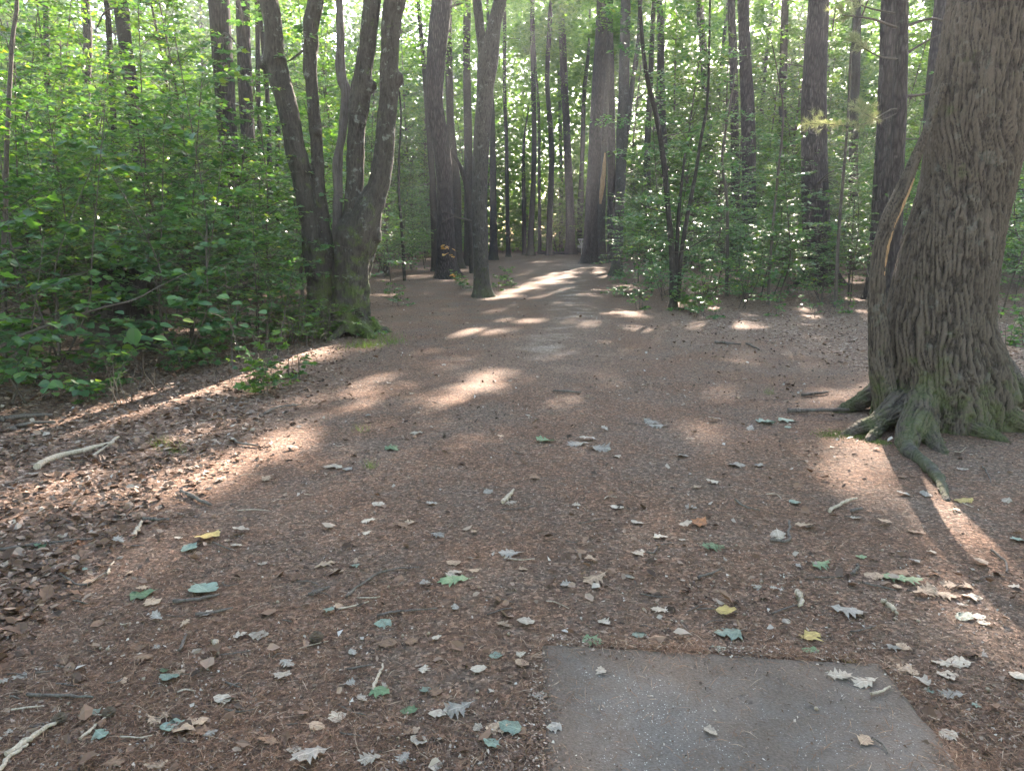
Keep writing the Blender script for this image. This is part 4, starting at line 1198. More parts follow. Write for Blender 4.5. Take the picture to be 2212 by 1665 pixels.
# younger pine: long bare branches and lit needle sprays
o_ = np.array(tp.location)
NB = []
for pts, r_ in [([(1945, 238, 0), (1925, 236, -.2), (1880, 262, -.5), (1838, 272, -.8), (1790, 268, -1.1), (1750, 266, -1.4)], .016), ([(1945, 240, 0), (1905, 258, -.4), (1870, 246, -.8), (1860, 236, -1.0)], .012),
              ([(1950, 208, 0), (2000, 202, .1), (2045, 180, .2)], .03), ([(1948, 60, 0), (2010, 40, .1), (2060, 48, .2), (2130, 20, .3)], .03), ([(1946, 125, 0), (1990, 95, .2), (2040, 70, .3)], .03),
              ([(1940, 60, 0), (1880, 40, -.2), (1820, 32, -.4)], .03), ([(1944, 128, 0), (1895, 120, -.3), (1850, 92, -.3)], .02), ([(1940, 300, 0), (2000, 300, .3)], .02), ([(1942, 30, 0), (1870, 15, .4), (1800, -20, .6)], .02)]:
    C = catmull([at(x, y, 15 + d_) for x, y, d_ in pts], 16)
    V, F = tube(C - o_, np.linspace(r_, r_ * .35, 16), 6, bump=.2, seed=2)
    add('branch', np_mesh('branch', V, F, [M['twig']]), tp)
    NB.append(C)
rng = np.random.default_rng(5)
PP, DD = [], []
for C, lo in ((NB[0], 5), (NB[1], 6), (NB[5], 11), (NB[8], 8), (NB[6], 10)):
    for i in range(lo, 16):
        for q in range(5):
            d = C[i] - C[i - 1]
            d = d / np.linalg.norm(d) + rng.normal(0, .5, 3) + [0, 0, .25]
            d /= np.linalg.norm(d)
            tip = C[i] + d * rng.uniform(.08, .28)
            n_ = 34
            ax = rng.normal(0, .55, (n_, 3)) + d
            PP.append(np.repeat(tip[None], n_, 0) - d * rng.uniform(0, .08, (n_, 1)))
            DD.append(ax / np.linalg.norm(ax, axis=1, keepdims=True))
PP, DD = np.vstack(PP), np.vstack(DD)
NT = (np.array([[-.03, 0, 0], [.03, 0, 0], [0, 1, 0]]), np.array([[0, 1, 2]]))
UU = rng.normal(0, 1, PP.shape)
nm_ = add('needle_sprays', leaf_mesh('needle_sprays', PP - o_, DD, UU, rng.uniform(.08, .13, len(PP)), NT, [M['pine_needle']]), tp)
gx, gy = sun_ground(PP)
for a_, b_ in zip(gx[::120], gy[::120]):
    d = np.hypot((mx - a_) / .22, (my - b_) / .4)
    GAPM = np.maximum(GAPM, np.clip((1.0 - d) / .3, 0, 1))
    GAPP = np.maximum(GAPP, np.clip((1.0 - d) / .3, 0, 1))

# ------------------------------------------------------------------ saplings and shrubs
def sapling(seed, h, nb, blen, leaf, stem_r=.018, start=.15, lean=.06, ntw=7, nlf=7, droop=.25, multi=1, up=.35, spread=1.0):
    r = np.random.default_rng(seed)
    acc = Acc()
    P, D, U, Z = [], [], [], []
    def leaf_on(p, d, s):
        P.append(p); D.append(d); Z.append(s)
        u = np.array([0, 0, 1.0]) + r.normal(0, .38, 3)
        U.append(u)
    for st in range(multi):
        a0 = r.uniform(0, 6.28)
        ln = lean + (.22 if multi > 1 else 0)
        tip = np.array([math.cos(a0) * ln * h, math.sin(a0) * ln * h, h * r.uniform(.8, 1.0)])
        mid = tip * .5 + np.array([*r.normal(0, .04 * h, 2), 0])
        base = np.array([*r.normal(0, .05, 2), -.05]) if multi > 1 else np.array([0, 0, -.05])
        C = catmull([base, mid * .55 + base * .45 + [*r.normal(0, .02 * h, 2), 0], mid, tip], 20)
        acc.tube(C, np.linspace(stem_r, stem_r * .25, 20), 6, bump=.1, seed=seed)
        az = r.uniform(0, 6.28)
        for b in range(nb // multi):
            tb = start + (1 - start) * (b + r.random()) / (nb / multi)
            i = min(int(tb * 19), 18)
            p0 = C[i]
            az += 2.4 + r.normal(0, .3)
            L = blen * (1.15 - .75 * tb) * r.uniform(.6, 1.2)
            el = up + .35 * tb + r.normal(0, .12)
            d = np.array([math.cos(az) * math.cos(el), math.sin(az) * math.cos(el), math.sin(el)])
            pts = [p0]
            nseg = 5
            for s_ in range(nseg):
                d = d + np.array([0, 0, -droop * .35]) + r.normal(0, .09, 3)
                d /= np.linalg.norm(d)
                pts.append(pts[-1] + d * L / nseg)
            B = catmull(pts, 11)
            rb = stem_r * .42 * (1.1 - .6 * tb)
            acc.tube(B, np.linspace(rb, .0018, 11), 4, cap=False)
            for w in range(ntw):
                f = .18 + .82 * (w + r.random() * .6) / ntw
                j = min(int(f * 10), 9)
                q = B[j]
                bd = B[j + 1] - B[j]
                bd /= np.linalg.norm(bd) + 1e-9
                sd = np.cross(bd, [0, 0, 1.0])
                sd /= np.linalg.norm(sd) + 1e-9
                sgn = 1 if w % 2 else -1
                td = bd * .75 + sd * sgn * .8 * spread + r.normal(0, .12, 3)
                td[2] *= .5
                td /= np.linalg.norm(td)
                tl = L * .42 * (1.1 - f * .7) * r.uniform(.6, 1.2)
                e_ = q + td * tl + np.array([0, 0, -droop * .12 * tl])
                acc.put(np.array([q - [0, 0, .0015], q + [0, 0, .0015], e_, e_ - [0, 0, .001]]), np.array([[0, 1, 2, 3]]))
                m_ = max(2, int(nlf * r.uniform(.6, 1.1)))
                for l in range(m_):
                    fl = (l + .6) / m_
                    pl = q + (e_ - q) * fl
                    sg = 1 if l % 2 else -1
                    ts = np.cross(td, [0, 0, 1.0])
                    ts /= np.linalg.norm(ts) + 1e-9
                    ld = td * .55 + ts * sg * .85 + np.array([0, 0, r.normal(-.12, .18)])
                    if l == m_ - 1:
                        ld = td + [0, 0, -.15]
                    leaf_on(pl, ld, leaf * r.uniform(.6, 1.15))
    return acc, np.array(P), np.array(D), np.array(U), np.array(Z)

PROTO = {}
def proto(key, mat, tmpl, *a, **k):
    acc, P, D, U, Z = sapling(*a, **k)
    PROTO[key] = dict(stem=acc.mesh('stem_' + key, M['twig']), P=P, D=D, U=U, Z=Z, mat=M[mat], tmpl=tmpl,
                      leaf=leaf_mesh('foliage_' + key, P, D, U, Z, tmpl, [M[mat]]))

for i in range(4):      # waist to head high shrubs, near
    proto('shrub%d' % i, ['leaf_teal', 'leaf', 'leaf_teal', 'leaf'][i], [LT10, LTM, LTM, LT10][i], 200 + i, 1.7 + .4 * i, 20, 1.15, .105, .013, .12, .05, 7, 6, .22, multi=3 if i % 2 else 2, up=.3)
for i in range(4):      # saplings 3 to 5 m
    proto('sap%d' % i, ['leaf', 'leaf_teal', 'leaf', 'leaf_teal'][i], [LT4, LTM, LT4, LT4][i], 300 + i, 3.4 + .55 * i, 36, 1.5, .096, .02, .22, .05, 7, 7, .22, up=.3)
for i in range(4):      # understorey trees 7 to 11 m
    proto('under%d' % i, ['leaf', 'leaf_bright', 'leaf_canopy', 'leaf_bright'][i], LT4 if i < 1 else LT2, 400 + i, 7.5 + 1.2 * i, 60, 2.4, .115, .045, .12, .04, 9, 8, .2, up=.3)
for i in range(4):      # full-grown broad-leaved trees of the background
    proto('tall%d' % i, ['leaf_bright', 'leaf_bright', 'leaf_canopy', 'leaf'][i], LT2, 600 + i, 15 + 1.5 * i, 100, 3.9, .26, .13, .10, .03, 11, 9, .12, up=.25)
for i in range(3):      # ground plants
    proto('low%d' % i, ['leaf_teal', 'leaf', 'leaf_bright'][i], [LTM, LT10, LTM][i], 500 + i, .42 + .1 * i, 9, .34, .07, .005, .1, .1, 4, 4, .15, multi=3, up=.35)

CNT = {}
def plant(key, name, x, y, rz, sc, label, cat, group, z=None):
    pr = PROTO[key]
    z = float(gh(x, y)) if z is None else z
    t_ = thing(name, label, cat, (x, y, z), rz, group)
    t_.scale = (sc, sc, sc)
    add('stem', pr['stem'], t_)
    P, D, U = xf(pr['P'], pr['D'], pr['U'], np.array([x, y, z]), rz, sc)
    gp = gap_at(P, GAPP)
    me = pr['leaf']
    keep = NR.random(len(P)) > gp * 1.02
    if (gp > .5).sum() > (25 if y < 55 else 120):
        me = leaf_mesh('foliage_' + key, pr['P'][keep], pr['D'][keep], pr['U'][keep], pr['Z'][keep], pr['tmpl'], [pr['mat']])
        P, U, Z = P[keep], U[keep], pr['Z'][keep] * sc
    else:
        Z = pr['Z'] * sc
    add('foliage', me, t_)
    shade_add(P, U / (np.linalg.norm(U, axis=1, keepdims=True) + 1e-9), Z ** 2 * .34)
    return t_

rng = np.random.default_rng(77)
placed = []
TRUNKS = [np.array(o.location[:2]) for o in bpy.data.objects if o.parent is None and o.get('category') == 'tree']

def scatter(n, px0, px1, d0, d1, mind, edge, tries=60):
    """world spots off the open ground: print-pixel columns px0..px1 at distances d0..d1"""
    out_ = []
    for _ in range(n):
        for _t in range(tries):
            d = d0 + (d1 - d0) * rng.random() ** .9
            px = rng.uniform(px0, px1)
            x = (px / PW - 512) / FPX * d * 1.02
            y = d
            if in_clearing(np.array([x, x + edge, x - edge]), np.array([y, y, y])).any() or in_clearing(x, y - edge)[0]:
                continue
            if placed and min((x - a) ** 2 + (y - b) ** 2 for a, b, m_ in placed if abs(m_ - mind) < 1.2 or True) < (mind * .5) ** 2:
                continue
            if any((x - q[0]) ** 2 + (y - q[1]) ** 2 < .16 for q in TRUNKS):
                continue
            placed.append((x, y, mind))
            out_.append((x, y))
            break
    return out_

def where_words(x, y):
    px, py = project(np.array([[x, y, 0.5]]))
    px = float(px[0])
    for lim, s in [(-150, 'beyond the left edge of the picture'), (60, 'by the left edge of the picture'), (180, 'left of the rotten stump'), (350, 'round the rotten stump'), (450, 'between the stump and the thick dark pine'), (560, 'round the thick dark pine'),
                   (640, 'just left of the mossy clump'), (830, 'behind the mossy clump'), (930, 'between the clump and the rough-barked tree'), (1000, 'round the dark rough-barked tree'), (1110, 'round the forking grey tree'), (1230, 'left of the basket at the path end'),
                   (1310, 'round the tall straight pine'), (1420, 'by the grey tree right of the path'), (1560, 'round the crooked shrub tree'), (1690, 'round the straight dark pine'), (1830, 'round the broadest pine'), (1980, 'by the pines beside the huge tree'), (2230, 'behind the huge leaning tree'), (1e9, 'past the right edge of the picture')]:
        if px < lim:
            break
    return s

def depth_word(y):
    return 'near' if y < 13 else ('middle-distance' if y < 26 else 'distant')

# near left: hand placed shrubs and saplings
for (px, d, key, sc, rz) in [(-60, 7.4, 'sap1', 1.0, .3), (60, 8.6, 'sap0', 1.0, 1.3), (120, 8.2, 'shrub3', 1.1, 2.3), (300, 12.0, 'sap2', 1.05, .9), (390, 9.3, 'shrub2', 1.25, 4.0), (470, 9.9, 'sap3', .9, 2.9), (560, 10.6, 'shrub1', 1.1, 1.9),
                             (400, 8.9, 'shrub0', 1.0, 5.1), (-130, 6.3, 'shrub1', 1.2, .5), (30, 7.0, 'shrub0', 1.0, 3.3), (175, 11.6, 'sap1', 1.1, 5.3), (420, 11.2, 'sap0', 1.1, 3.0), (600, 11.9, 'sap2', .95, .2), (110, 10.8, 'sap3', 1.1, .2), (520, 9.0, 'shrub0', .8, .8), (660, 10.9, 'shrub2', .7, .9), (640, 10.9, 'shrub1', .6, 2.2), (705, 11.2, 'shrub3', .45, 1.2), (590, 10.0, 'shrub2', .75, 4.4), (-250, 8.5, 'sap3', 1.2, 1.0), (-330, 6.5, 'sap0', 1.1, 2.0)]:
    x = (px / PW - 512) / FPX * d * 1.02
    placed.append((x, d, 1.0))
    tall = key.startswith('sap')
    plant(key, 'leafy_sapling' if tall else 'leafy_shrub', x, d, rz, sc, 'near %s %s' % ('layered green sapling' if tall else 'broad-leaved shrub', where_words(x, d)), 'sapling' if tall else 'shrub', None)
for (x0, x1, d0, d1, n, md, ed, fam, sc) in [
    (-400, 760, 9.5, 16, 32, 1.0, .5, 'sap', (.9, 1.35)),
    (-400, 800, 15, 27, 40, 1.6, .6, 'sap', (1.0, 1.5)),
    (-300, 1060, 14, 34, 30, 2.2, 1.8, 'under', (.7, 1.0)),
    (780, 1090, 22, 50, 22, 1.3, .5, 'sap', (.7, 1.2)),
    (1340, 2500, 17.5, 27, 46, 1.2, .8, 'sap', (.7, 1.35)),
    (1340, 1900, 16, 21, 12, .8, .35, 'shrub', (.5, .8)),
    (1900, 2500, 9, 18, 10, 1.3, .9, 'sap', (.6, 1.0)),
    (1360, 2500, 22, 42, 34, 2.2, 2.2, 'under', (.7, 1.0)),
    (500, 1800, 42, 68, 46, 2.6, 2.0, 'under', (.8, 1.2)),
    (1100, 1330, 66, 84, 26, 2.0, .0, 'under', (.5, 1.2)),
    (900, 1400, 52, 75, 30, 1.5, .8, 'sap', (.6, 1.1)),
    (1350, 2500, 26, 45, 30, 1.6, .8, 'sap', (.7, 1.2)),
    (-500, 760, 20, 46, 44, 2.6, 2.5, 'tall', (.55, .8)),
    (1450, 2700, 30, 50, 24, 3.0, 3.0, 'tall', (.65, .85)),
    (600, 1060, 46, 62, 8, 3.0, 2.5, 'tall', (.7, 1.0)),
    (1360, 1800, 46, 62, 10, 3.0, 2.5, 'tall', (.7, 1.0)),
    (100, 1080, 60, 80, 34, 3.0, .5, 'tall', (.9, 1.3)),
    (1340, 2200, 60, 80, 30, 3.0, .5, 'tall', (.9, 1.3)),
    (0, 2200, 84, 110, 50, 3.0, .5, 'tall', (1.0, 1.5)),
    (-500, 200, 42, 80, 22, 4.0, .5, 'tall', (.9, 1.3)),
    (2100, 2800, 42, 80, 22, 4.0, .5, 'tall', (.9, 1.3))]:
    for (x, y) in scatter(n, x0, x1, d0, d1, md, ed):
        key = fam + str(rng.integers(0, 4))
        nm = {'tall': 'broadleaf_tree', 'sap': 'leafy_sapling', 'under': 'young_tree', 'shrub': 'leafy_shrub'}[fam]
        ct = {'tall': 'tree', 'sap': 'sapling', 'under': 'tree', 'shrub': 'shrub'}[fam]
        lb = {'tall': 'full-grown leafy tree', 'sap': 'green leafy sapling', 'under': 'tall young leafy tree', 'shrub': 'low leafy shrub'}[fam]
        ww = where_words(x, y)
        plant(key, nm, x, y, rng.uniform(0, 6.28), rng.uniform(*sc), '%s %s %s' % (depth_word(y), lb, ww), ct, '%s %ss %s' % (depth_word(y), {'under': 'young tree', 'tall': 'full-grown tree'}.get(fam, ct), ww))
# low plants: at the edges of the woods
low = []
for (cx, cy, n, sx, sy) in [(560, 830, 12, 90, 18), (250, 850, 9, 160, 30), (60, 830, 6, 90, 60), (690, 735, 9, 50, 22), (640, 720, 8, 60, 20), (760, 722, 6, 40, 10), (850, 650, 3, 30, 10), (1000, 620, 4, 30, 8), (1090, 615, 4, 30, 10), (1340, 600, 6, 18, 14), (1370, 640, 5, 40, 14), (1500, 675, 9, 130, 10), (1750, 680, 9, 120, 10), (2190, 740, 5, 50, 20), (1600, 645, 6, 150, 16), (880, 590, 6, 60, 12), (1800, 650, 4, 60, 16), (420, 780, 8, 160, 20)]:
    for _ in range(n):
        px, py = cx + rng.normal(0, sx * .5), cy + rng.normal(0, sy * .5)
        x, y = g(px, py)
        low.append((x, y))
for (x, y) in low:
    ww = where_words(x, y)
    plant('low%d' % rng.integers(0, 3), 'low_plant', x, y, rng.uniform(0, 6.28), rng.uniform(.6, 1.3), '%s ankle-high green plant %s' % (depth_word(y), ww), 'plant', '%s low plants %s' % (depth_word(y), ww))

# foliage of the crooked shrub tree, of the forked young stem, and small leaf sprays on trunks
def spray_cloud(rngs, centers, n, rad_, leaf, flat=.25):
    P = []
    for c in centers:
        q = rngs.normal(0, 1, (n, 3))
        q /= np.linalg.norm(q, axis=1, keepdims=True)
        q *= (rngs.random((n, 1)) ** .45) * rad_ * [1, 1, flat]
        P.append(q + c)
    P = np.vstack(P)
    a = rngs.uniform(0, 6.28, len(P))
    D = np.stack([np.cos(a), np.sin(a), rngs.normal(-.15, .2, len(P))], 1)
    U = np.array([0, 0, 1.0]) + rngs.normal(0, .4, (len(P), 3))
    return P, D, U, leaf * rngs.uniform(.6, 1.15, len(P))

def attach_foliage(t_, centers, n, rad_, leaf, mat, tmpl=LT4, flat=.25, seed=1, name='foliage', do_carve=True):
    P, D, U, Z = spray_cloud(np.random.default_rng(seed), np.array(centers), n, rad_, leaf, flat)
    if do_carve:
        P, D, U, Z = carve(P, D, U, Z)
    shade_add(P, U / np.linalg.norm(U, axis=1, keepdims=True), Z ** 2 * .34)
    org = np.array(t_.location)
    return add(name, leaf_mesh(name, P - org, D, U, Z, tmpl, [M[mat]]), t_)

rr = np.random.default_rng(9)
cs = [at(x + rr.normal(0, 25), y, 16.8 + rr.normal(0, .6)) for x, y in [(1380, 20), (1420, 60), (1470, 120), (1400, 160), (1530, 60), (1480, 190), (1540, 170), (1350, 110), (1440, 260), (1520, 280), (1380, 330), (1490, 330), (1560, 360), (1400, 430), (1520, 450), (1350, 470), (1450, 520), (1540, 540), (1400, 580), (1580, 250), (1330, 260), (1500, 600), (1380, 630), (1480, 20), (1590, 120), (1320, 20)]]
attach_foliage(sh, cs, 130, .6, .10, 'leaf_teal', LT4, .22, 3)
lt = [o for o in bpy.data.objects if o.get('label', '').startswith('dark rough-barked')][0]
yl = thing('turning_sapling', 'tiny sapling with orange and yellow leaves in front of the dark rough-barked tree', 'sapling', (*at(985, 615, 27.6)[:2], 0))
V, F = tube(catmull([[0, 0, -.05], [-.05, 0, .6], [-.25, 0, 1.15]], 10), np.linspace(.012, .004, 10), 5)
add('stem', np_mesh('stem', V, F, [M['twig']]), yl)
attach_foliage(yl, [at(968, 533, 27.6), at(975, 548, 27.6), at(985, 600, 27.6)], 6, .28, .2, 'leaf_yellow', LT10, .6, 5, do_carve=False)

for q, (t_, org, top) in enumerate(TOPS):
    CROWNS.append((t_, org, top + np.array([0, 0, 2.0]), np.random.default_rng(900 + q)))
# ------------------------------------------------------------------ crowns of the tall trees, carved where the sun gets through
for ti, (t_, org, top, r_) in enumerate(CROWNS):
    bark = 'pine' in t_.name
    H = top[2]
    nb = 16
    cz = r_.uniform(.52 if t_.name not in ('oak_tree', 'maple_tree') else .8, 1.0, nb) * H
    a = r_.uniform(0, 6.28, nb)
    rr_ = r_.uniform(.6, 3.0, nb) * (1.1 - .5 * (cz / H - .52) / .48)
    f = np.clip(cz / H, 0, 1)
    C = np.stack([top[0] + rr_ * np.cos(a), top[1] + rr_ * np.sin(a), cz], 1)
    attach_foliage(t_, C, 130, 1.25, .17, 'leaf_canopy', LT2, .35, 1000 + ti, name='crown')

# loose leaves added overhead and around behind the camera, to make the shade
# ------------------------------------------------------------------ fill the canopy where it is still too thin to shade the ground
fr = np.random.default_rng(123)
CX, CY = np.meshgrid(GX0 + (np.arange(dnx) + .5) * DC, GY0 + (np.arange(dny) + .5) * DC)
gmap = GAPM[:dny * 2 + 5, :]
# mean gap per coarse cell
gi_ = np.clip(((CX - GX0) / GC).astype(int), 0, GAPM.shape[1] - 1)
gj_ = np.clip(((CY - GY0) / GC).astype(int), 0, GAPM.shape[0] - 1)
gcell = GAPM[gj_, gi_]
far_ = np.clip((CY - 30) / 30, 0, 1)
want = 4.2 - 3.4 * far_
leafA = .40 ** 2 * .33 * .93
wedge = (np.abs(CX) < .72 * CY + 4)
need = np.clip(want - DENS, 0, None) * (gcell < .95) * wedge * DC * DC / (leafA)
nl_ = fr.poisson(need)
jj, ii = np.nonzero(nl_)
cnt = nl_[jj, ii]
gxp = np.repeat(CX[jj, ii], cnt) + fr.uniform(-.5, .5, cnt.sum()) * DC
gyp = np.repeat(CY[jj, ii], cnt) + fr.uniform(-.5, .5, cnt.sum()) * DC
# height: high enough to be above the picture for the near ground; boughs (3 m cells) share a height
hz = fr.random(len(gxp))
cell_h = vn(gxp / 2.0, gyp / 3.2, 0, 301)
zmin = np.clip((1.6 + .287 * gyp) / .4374 + 1.0, 6.5, 17)
zz = zmin + (22 - zmin) * np.clip(cell_h * .85 + .15 * hz, 0, 1) + fr.normal(0, .25, len(gxp))
P = np.stack([gxp + zz * S[0] / S[2], gyp + zz * S[1] / S[2], zz], 1)
P, = carve(P)
n = len(P)
a = fr.uniform(0, 6.28, n)
D = np.stack([np.cos(a), np.sin(a), fr.normal(-.1, .2, n)], 1)
U = np.array([0, 0, 1.0]) + fr.normal(0, .55, (n, 3))
nb_ = 60000  # ring of leaves added behind the camera to cut the light from there
aa = np.radians(fr.uniform(52, 308, nb_))
rr_ = 11 + 20 * fr.random(nb_) ** .8
bx, by, bz = np.sin(aa) * rr_ * 1.1, np.cos(aa) * rr_ + 2, fr.random(nb_) ** .9 * (9 + .5 * rr_) + .3
kk = fbm(bx * .25, by * .25, bz * .3, 81, 3) > .40
bz = np.where((np.abs(bx) < 20) & (by > 0) & (bz < 7), bz + 6, bz)
Pb = np.stack([bx, by, bz], 1)[kk]
Pb = Pb[~((Pb[:, 1] > 4) & (np.abs(Pb[:, 0]) < 12))]
ab = fr.uniform(0, 6.28, len(Pb))
P = np.vstack([P, Pb]); D = np.vstack([D, np.stack([np.cos(ab), np.sin(ab), fr.normal(-.1, .2, len(Pb))], 1)]); U = np.vstack([U, np.array([0, 0, .6]) + fr.normal(0, .7, (len(Pb), 3))])
P, D, U = carve(P, D, U)
n = len(P)
print('canopy leaves', n)
cme = leaf_mesh('canopy', P, D, U, fr.uniform(.30, .50, n), LT2, [M['leaf_canopy']])
tag(add('canopy', cme), 'leaves added overhead and behind the view to shade the woods', None, None, 'stuff')

# ------------------------------------------------------------------ far woods that close the view
fb = np.random.default_rng(321)
n = 400000
ang = fb.uniform(-41, 41, n)
dist = 72 + 42 * fb.random(n) ** .8
x = np.sin(np.radians(ang)) * dist
y = np.cos(np.radians(ang)) * dist
z = fb.random(n) ** 1.1 * (4 + .33 * dist)
# clumps and holes
den = fbm(x * .22, y * .22, z * .35, 61, 3)
hole = fbm(ang * .22, z * .22, dist * .02, 66, 3)
keep = (den > .35) & ((z < .23 * dist) | (hole > .30 + .22 * np.clip(z / (.35 * dist) - .4, 0, 1)))
# keep the end of the path open
keep &= ~((np.abs(ang - 4) < 4.5) & (dist < 70))
keep &= fb.random(len(x)) > gap_at(np.stack([x, y, z], 1)) * .9
x, y, z, dist = x[keep], y[keep], z[keep], dist[keep]
n = len(x)
P = np.stack([x, y, z], 1)
a = fb.uniform(0, 6.28, n)
D = np.stack([np.cos(a), np.sin(a), fb.normal(-.1, .3, n)], 1)
U = np.array([0, 0, .5]) + fb.normal(0, .8, (n, 3))
print('far leaves', n)
tag(add('far_woods', leaf_mesh('far_woods', P, D, U, fb.uniform(.42, .72, n), LT2, [M['leaf_canopy']])), 'far green foliage of the deep woods', None, None, 'stuff')
acc = Acc()
for q in range(50):
    an = fb.uniform(-50, 50)
    ds = fb.uniform(62, 125)
    if -1 < an < 10: continue
    x, y = math.sin(rad(an)) * ds, math.cos(rad(an)) * ds
    r_ = fb.uniform(.10, .30)
    acc.tube(catmull([[x, y, -.3], [x + fb.normal(0, .3), y, 12], [x + fb.normal(0, .8), y, 26]], 8), np.linspace(r_ * 1.2, r_ * .5, 8), 7, cap=False)
tag(add('far_trunks', acc.mesh('far_trunks', M['bark_dark'])), 'many far trunks deep in the woods', None, None, 'stuff')

# ------------------------------------------------------------------ rotten stump, low branches, basket, log
sp_ = at(270, 738, 10.6)
st = thing('rotten_stump', 'dark rotten tree stump with a broken top hidden among the left shrubs', 'stump', (sp_[0], 10.6, float(gh(sp_[0], 10.6))))
th = np.linspace(0, 2 * math.pi, 40, endpoint=False)
V = []
hs = np.linspace(-.1, 1.0, 16)
topn = .12 * vn(np.cos(th) * 3 + 5, np.sin(th) * 3, 0, 8) + .18 * vn(np.cos(th) * 9, np.sin(th) * 9, 0, 9)
for i, hh in enumerate(hs):
    rr_ = .36 + .22 * math.exp(-(hh + .1) * 3.2) * (1 + .5 * np.cos(th * 5 + 1)) - .04 * hh + .02 * vn(th * 7, hh * 2, 0, 2) + .018 * np.sin(th * 17 + np.sin(hh * 4))
    f = (i / 15.0) ** 3
    V.append(np.stack([rr_ * np.cos(th), rr_ * np.sin(th), hh + (topn - .1) * f * 2.0], 1))
for rr_, hh in ((.30, .8), (.2, .55), (.03, .5)):
    V.append(np.stack([rr_ * np.cos(th), rr_ * np.sin(th), hh + topn * .6], 1))
V = np.vstack(V)
nr = 19
i = np.arange(nr - 1)[:, None] * 40
j = np.arange(40)[None]
F = np.stack([i + j, i + (j + 1) % 40, i + 40 + (j + 1) % 40, i + 40 + j], -1).reshape(-1, 4)
add('trunk', np_mesh('stump_trunk', V, F, [M['bark_dark']]), st)

def stick(name, pts, r, mat, label, cat='stick', group=None, lift=0.0, sides=8, forks=(), n=24, seed=1):
    """pts: print pixels on the ground (x, y[, extra height])"""
    r = r * 1.3
    lift = lift + .006
    W = []
    for p in pts:
        X, Y = g(p[0], p[1])
        W.append([X, Y, float(gz(X, Y)) + r * .7 + (p[2] if len(p) > 2 else 0) + lift])
    W = np.array(W)
    org = W[0].copy(); org[2] = 0
    C = catmull(W - org, n)
    C = C + np.stack([vn(np.arange(n) * .5, 0, 0, seed), vn(np.arange(n) * .5, 5, 0, seed), 0 * np.arange(n) + .5], 1) * r * 1.4 - r * .7
    C[:, 2] += r * .3
    R = r * np.interp(np.linspace(0, 1, n), [0, .5, 1], [1, .85, .55]) * (1 + .35 * (vn(np.arange(n) * .6, 3, 0, seed + 2) - .5))
    acc = Acc()
    V, F = tube(C, R, sides, bump=.15, seed=seed)
    acc.put(V, F)
    nn = sides
    b = np.arange(nn)
    acc.put(np.vstack([V[:nn], V[:nn].mean(0)[None]]), np.stack([np.full((nn + 1) // 2, nn), b[::2], (b[::2] - 1) % nn, (b[::2] - 2) % nn], -1))
    for fk in forks:
        Wf = []
        for p in fk:
            X, Y = g(p[0], p[1])
            Wf.append([X, Y, float(gz(X, Y)) + r * .6 + (p[2] if len(p) > 2 else 0)])
        Cf = catmull(np.array(Wf) - org, 12)
        acc.tube(Cf, np.linspace(r * .6, r * .3, 12), 6, bump=.15, seed=seed + 1)
    o = add(name, acc.mesh(name, M[mat]), None, org)
    return tag(o, label, cat, group)

# the long low branch at the far left
C = catmull([at(-90, 800, 6.6), at(0, 748, 6.9), at(60, 718, 7.1), at(150, 686, 7.4), (at(220, 664, 7.7)), at(290, 646, 8.0), at(340, 620, 8.3), at(400, 590, 8.6)], 40)
lb_ = thing('low_branch', 'long thin bare branch slanting up from the left edge in front of the stump', 'branch', (C[0][0], C[0][1], 0))
o_ = np.array(lb_.location)
C[0][2] = 0.0
V, F = tube(C - o_, np.linspace(.019, .006, 40), 10, bump=.2, seed=7)
add('stem', np_mesh('stem', V, F, [M['twig']]), lb_)
# a broad-leaved spray hanging from its end: big lit leaves
rr = np.random.default_rng(31)
big = [(289, 706, .16), (265, 700, .12), (310, 695, .12), (345, 700, .11), (240, 690, .10), (215, 705, .10), (190, 700, .09), (330, 728, .13), (300, 728, .10), (370, 680, .10), (395, 690, .10), (430, 655, .12), (450, 668, .10), (470, 640, .12), (500, 655, .10), (530, 665, .09), (410, 630, .10), (360, 645, .10), (560, 672, .09), (590, 690, .08), (620, 684, .08), (250, 672, .09), (170, 716, .09), (145, 720, .09), (480, 690, .09), (520, 700, .09), (440, 705, .08)]
P = np.array([at(x, y, 7.6 + rr.normal(0, .25)) for x, y, s in big])
a = rr.uniform(-.6, .6, len(P)) 
D = np.stack([np.cos(a), np.sin(a), rr.normal(-.1, .15, len(P))], 1)
U = np.array([0, -.25, 1.0]) + rr.normal(0, .25, (len(P), 3))
D[0], U[0] = (0, -.1, -1), (.1, -1, .1)
add('foliage', leaf_mesh('foliage', P - o_, D, U, np.array([s for _, _, s in big]) * 1.15, LT10, [M['leaf_teal']]), lb_)

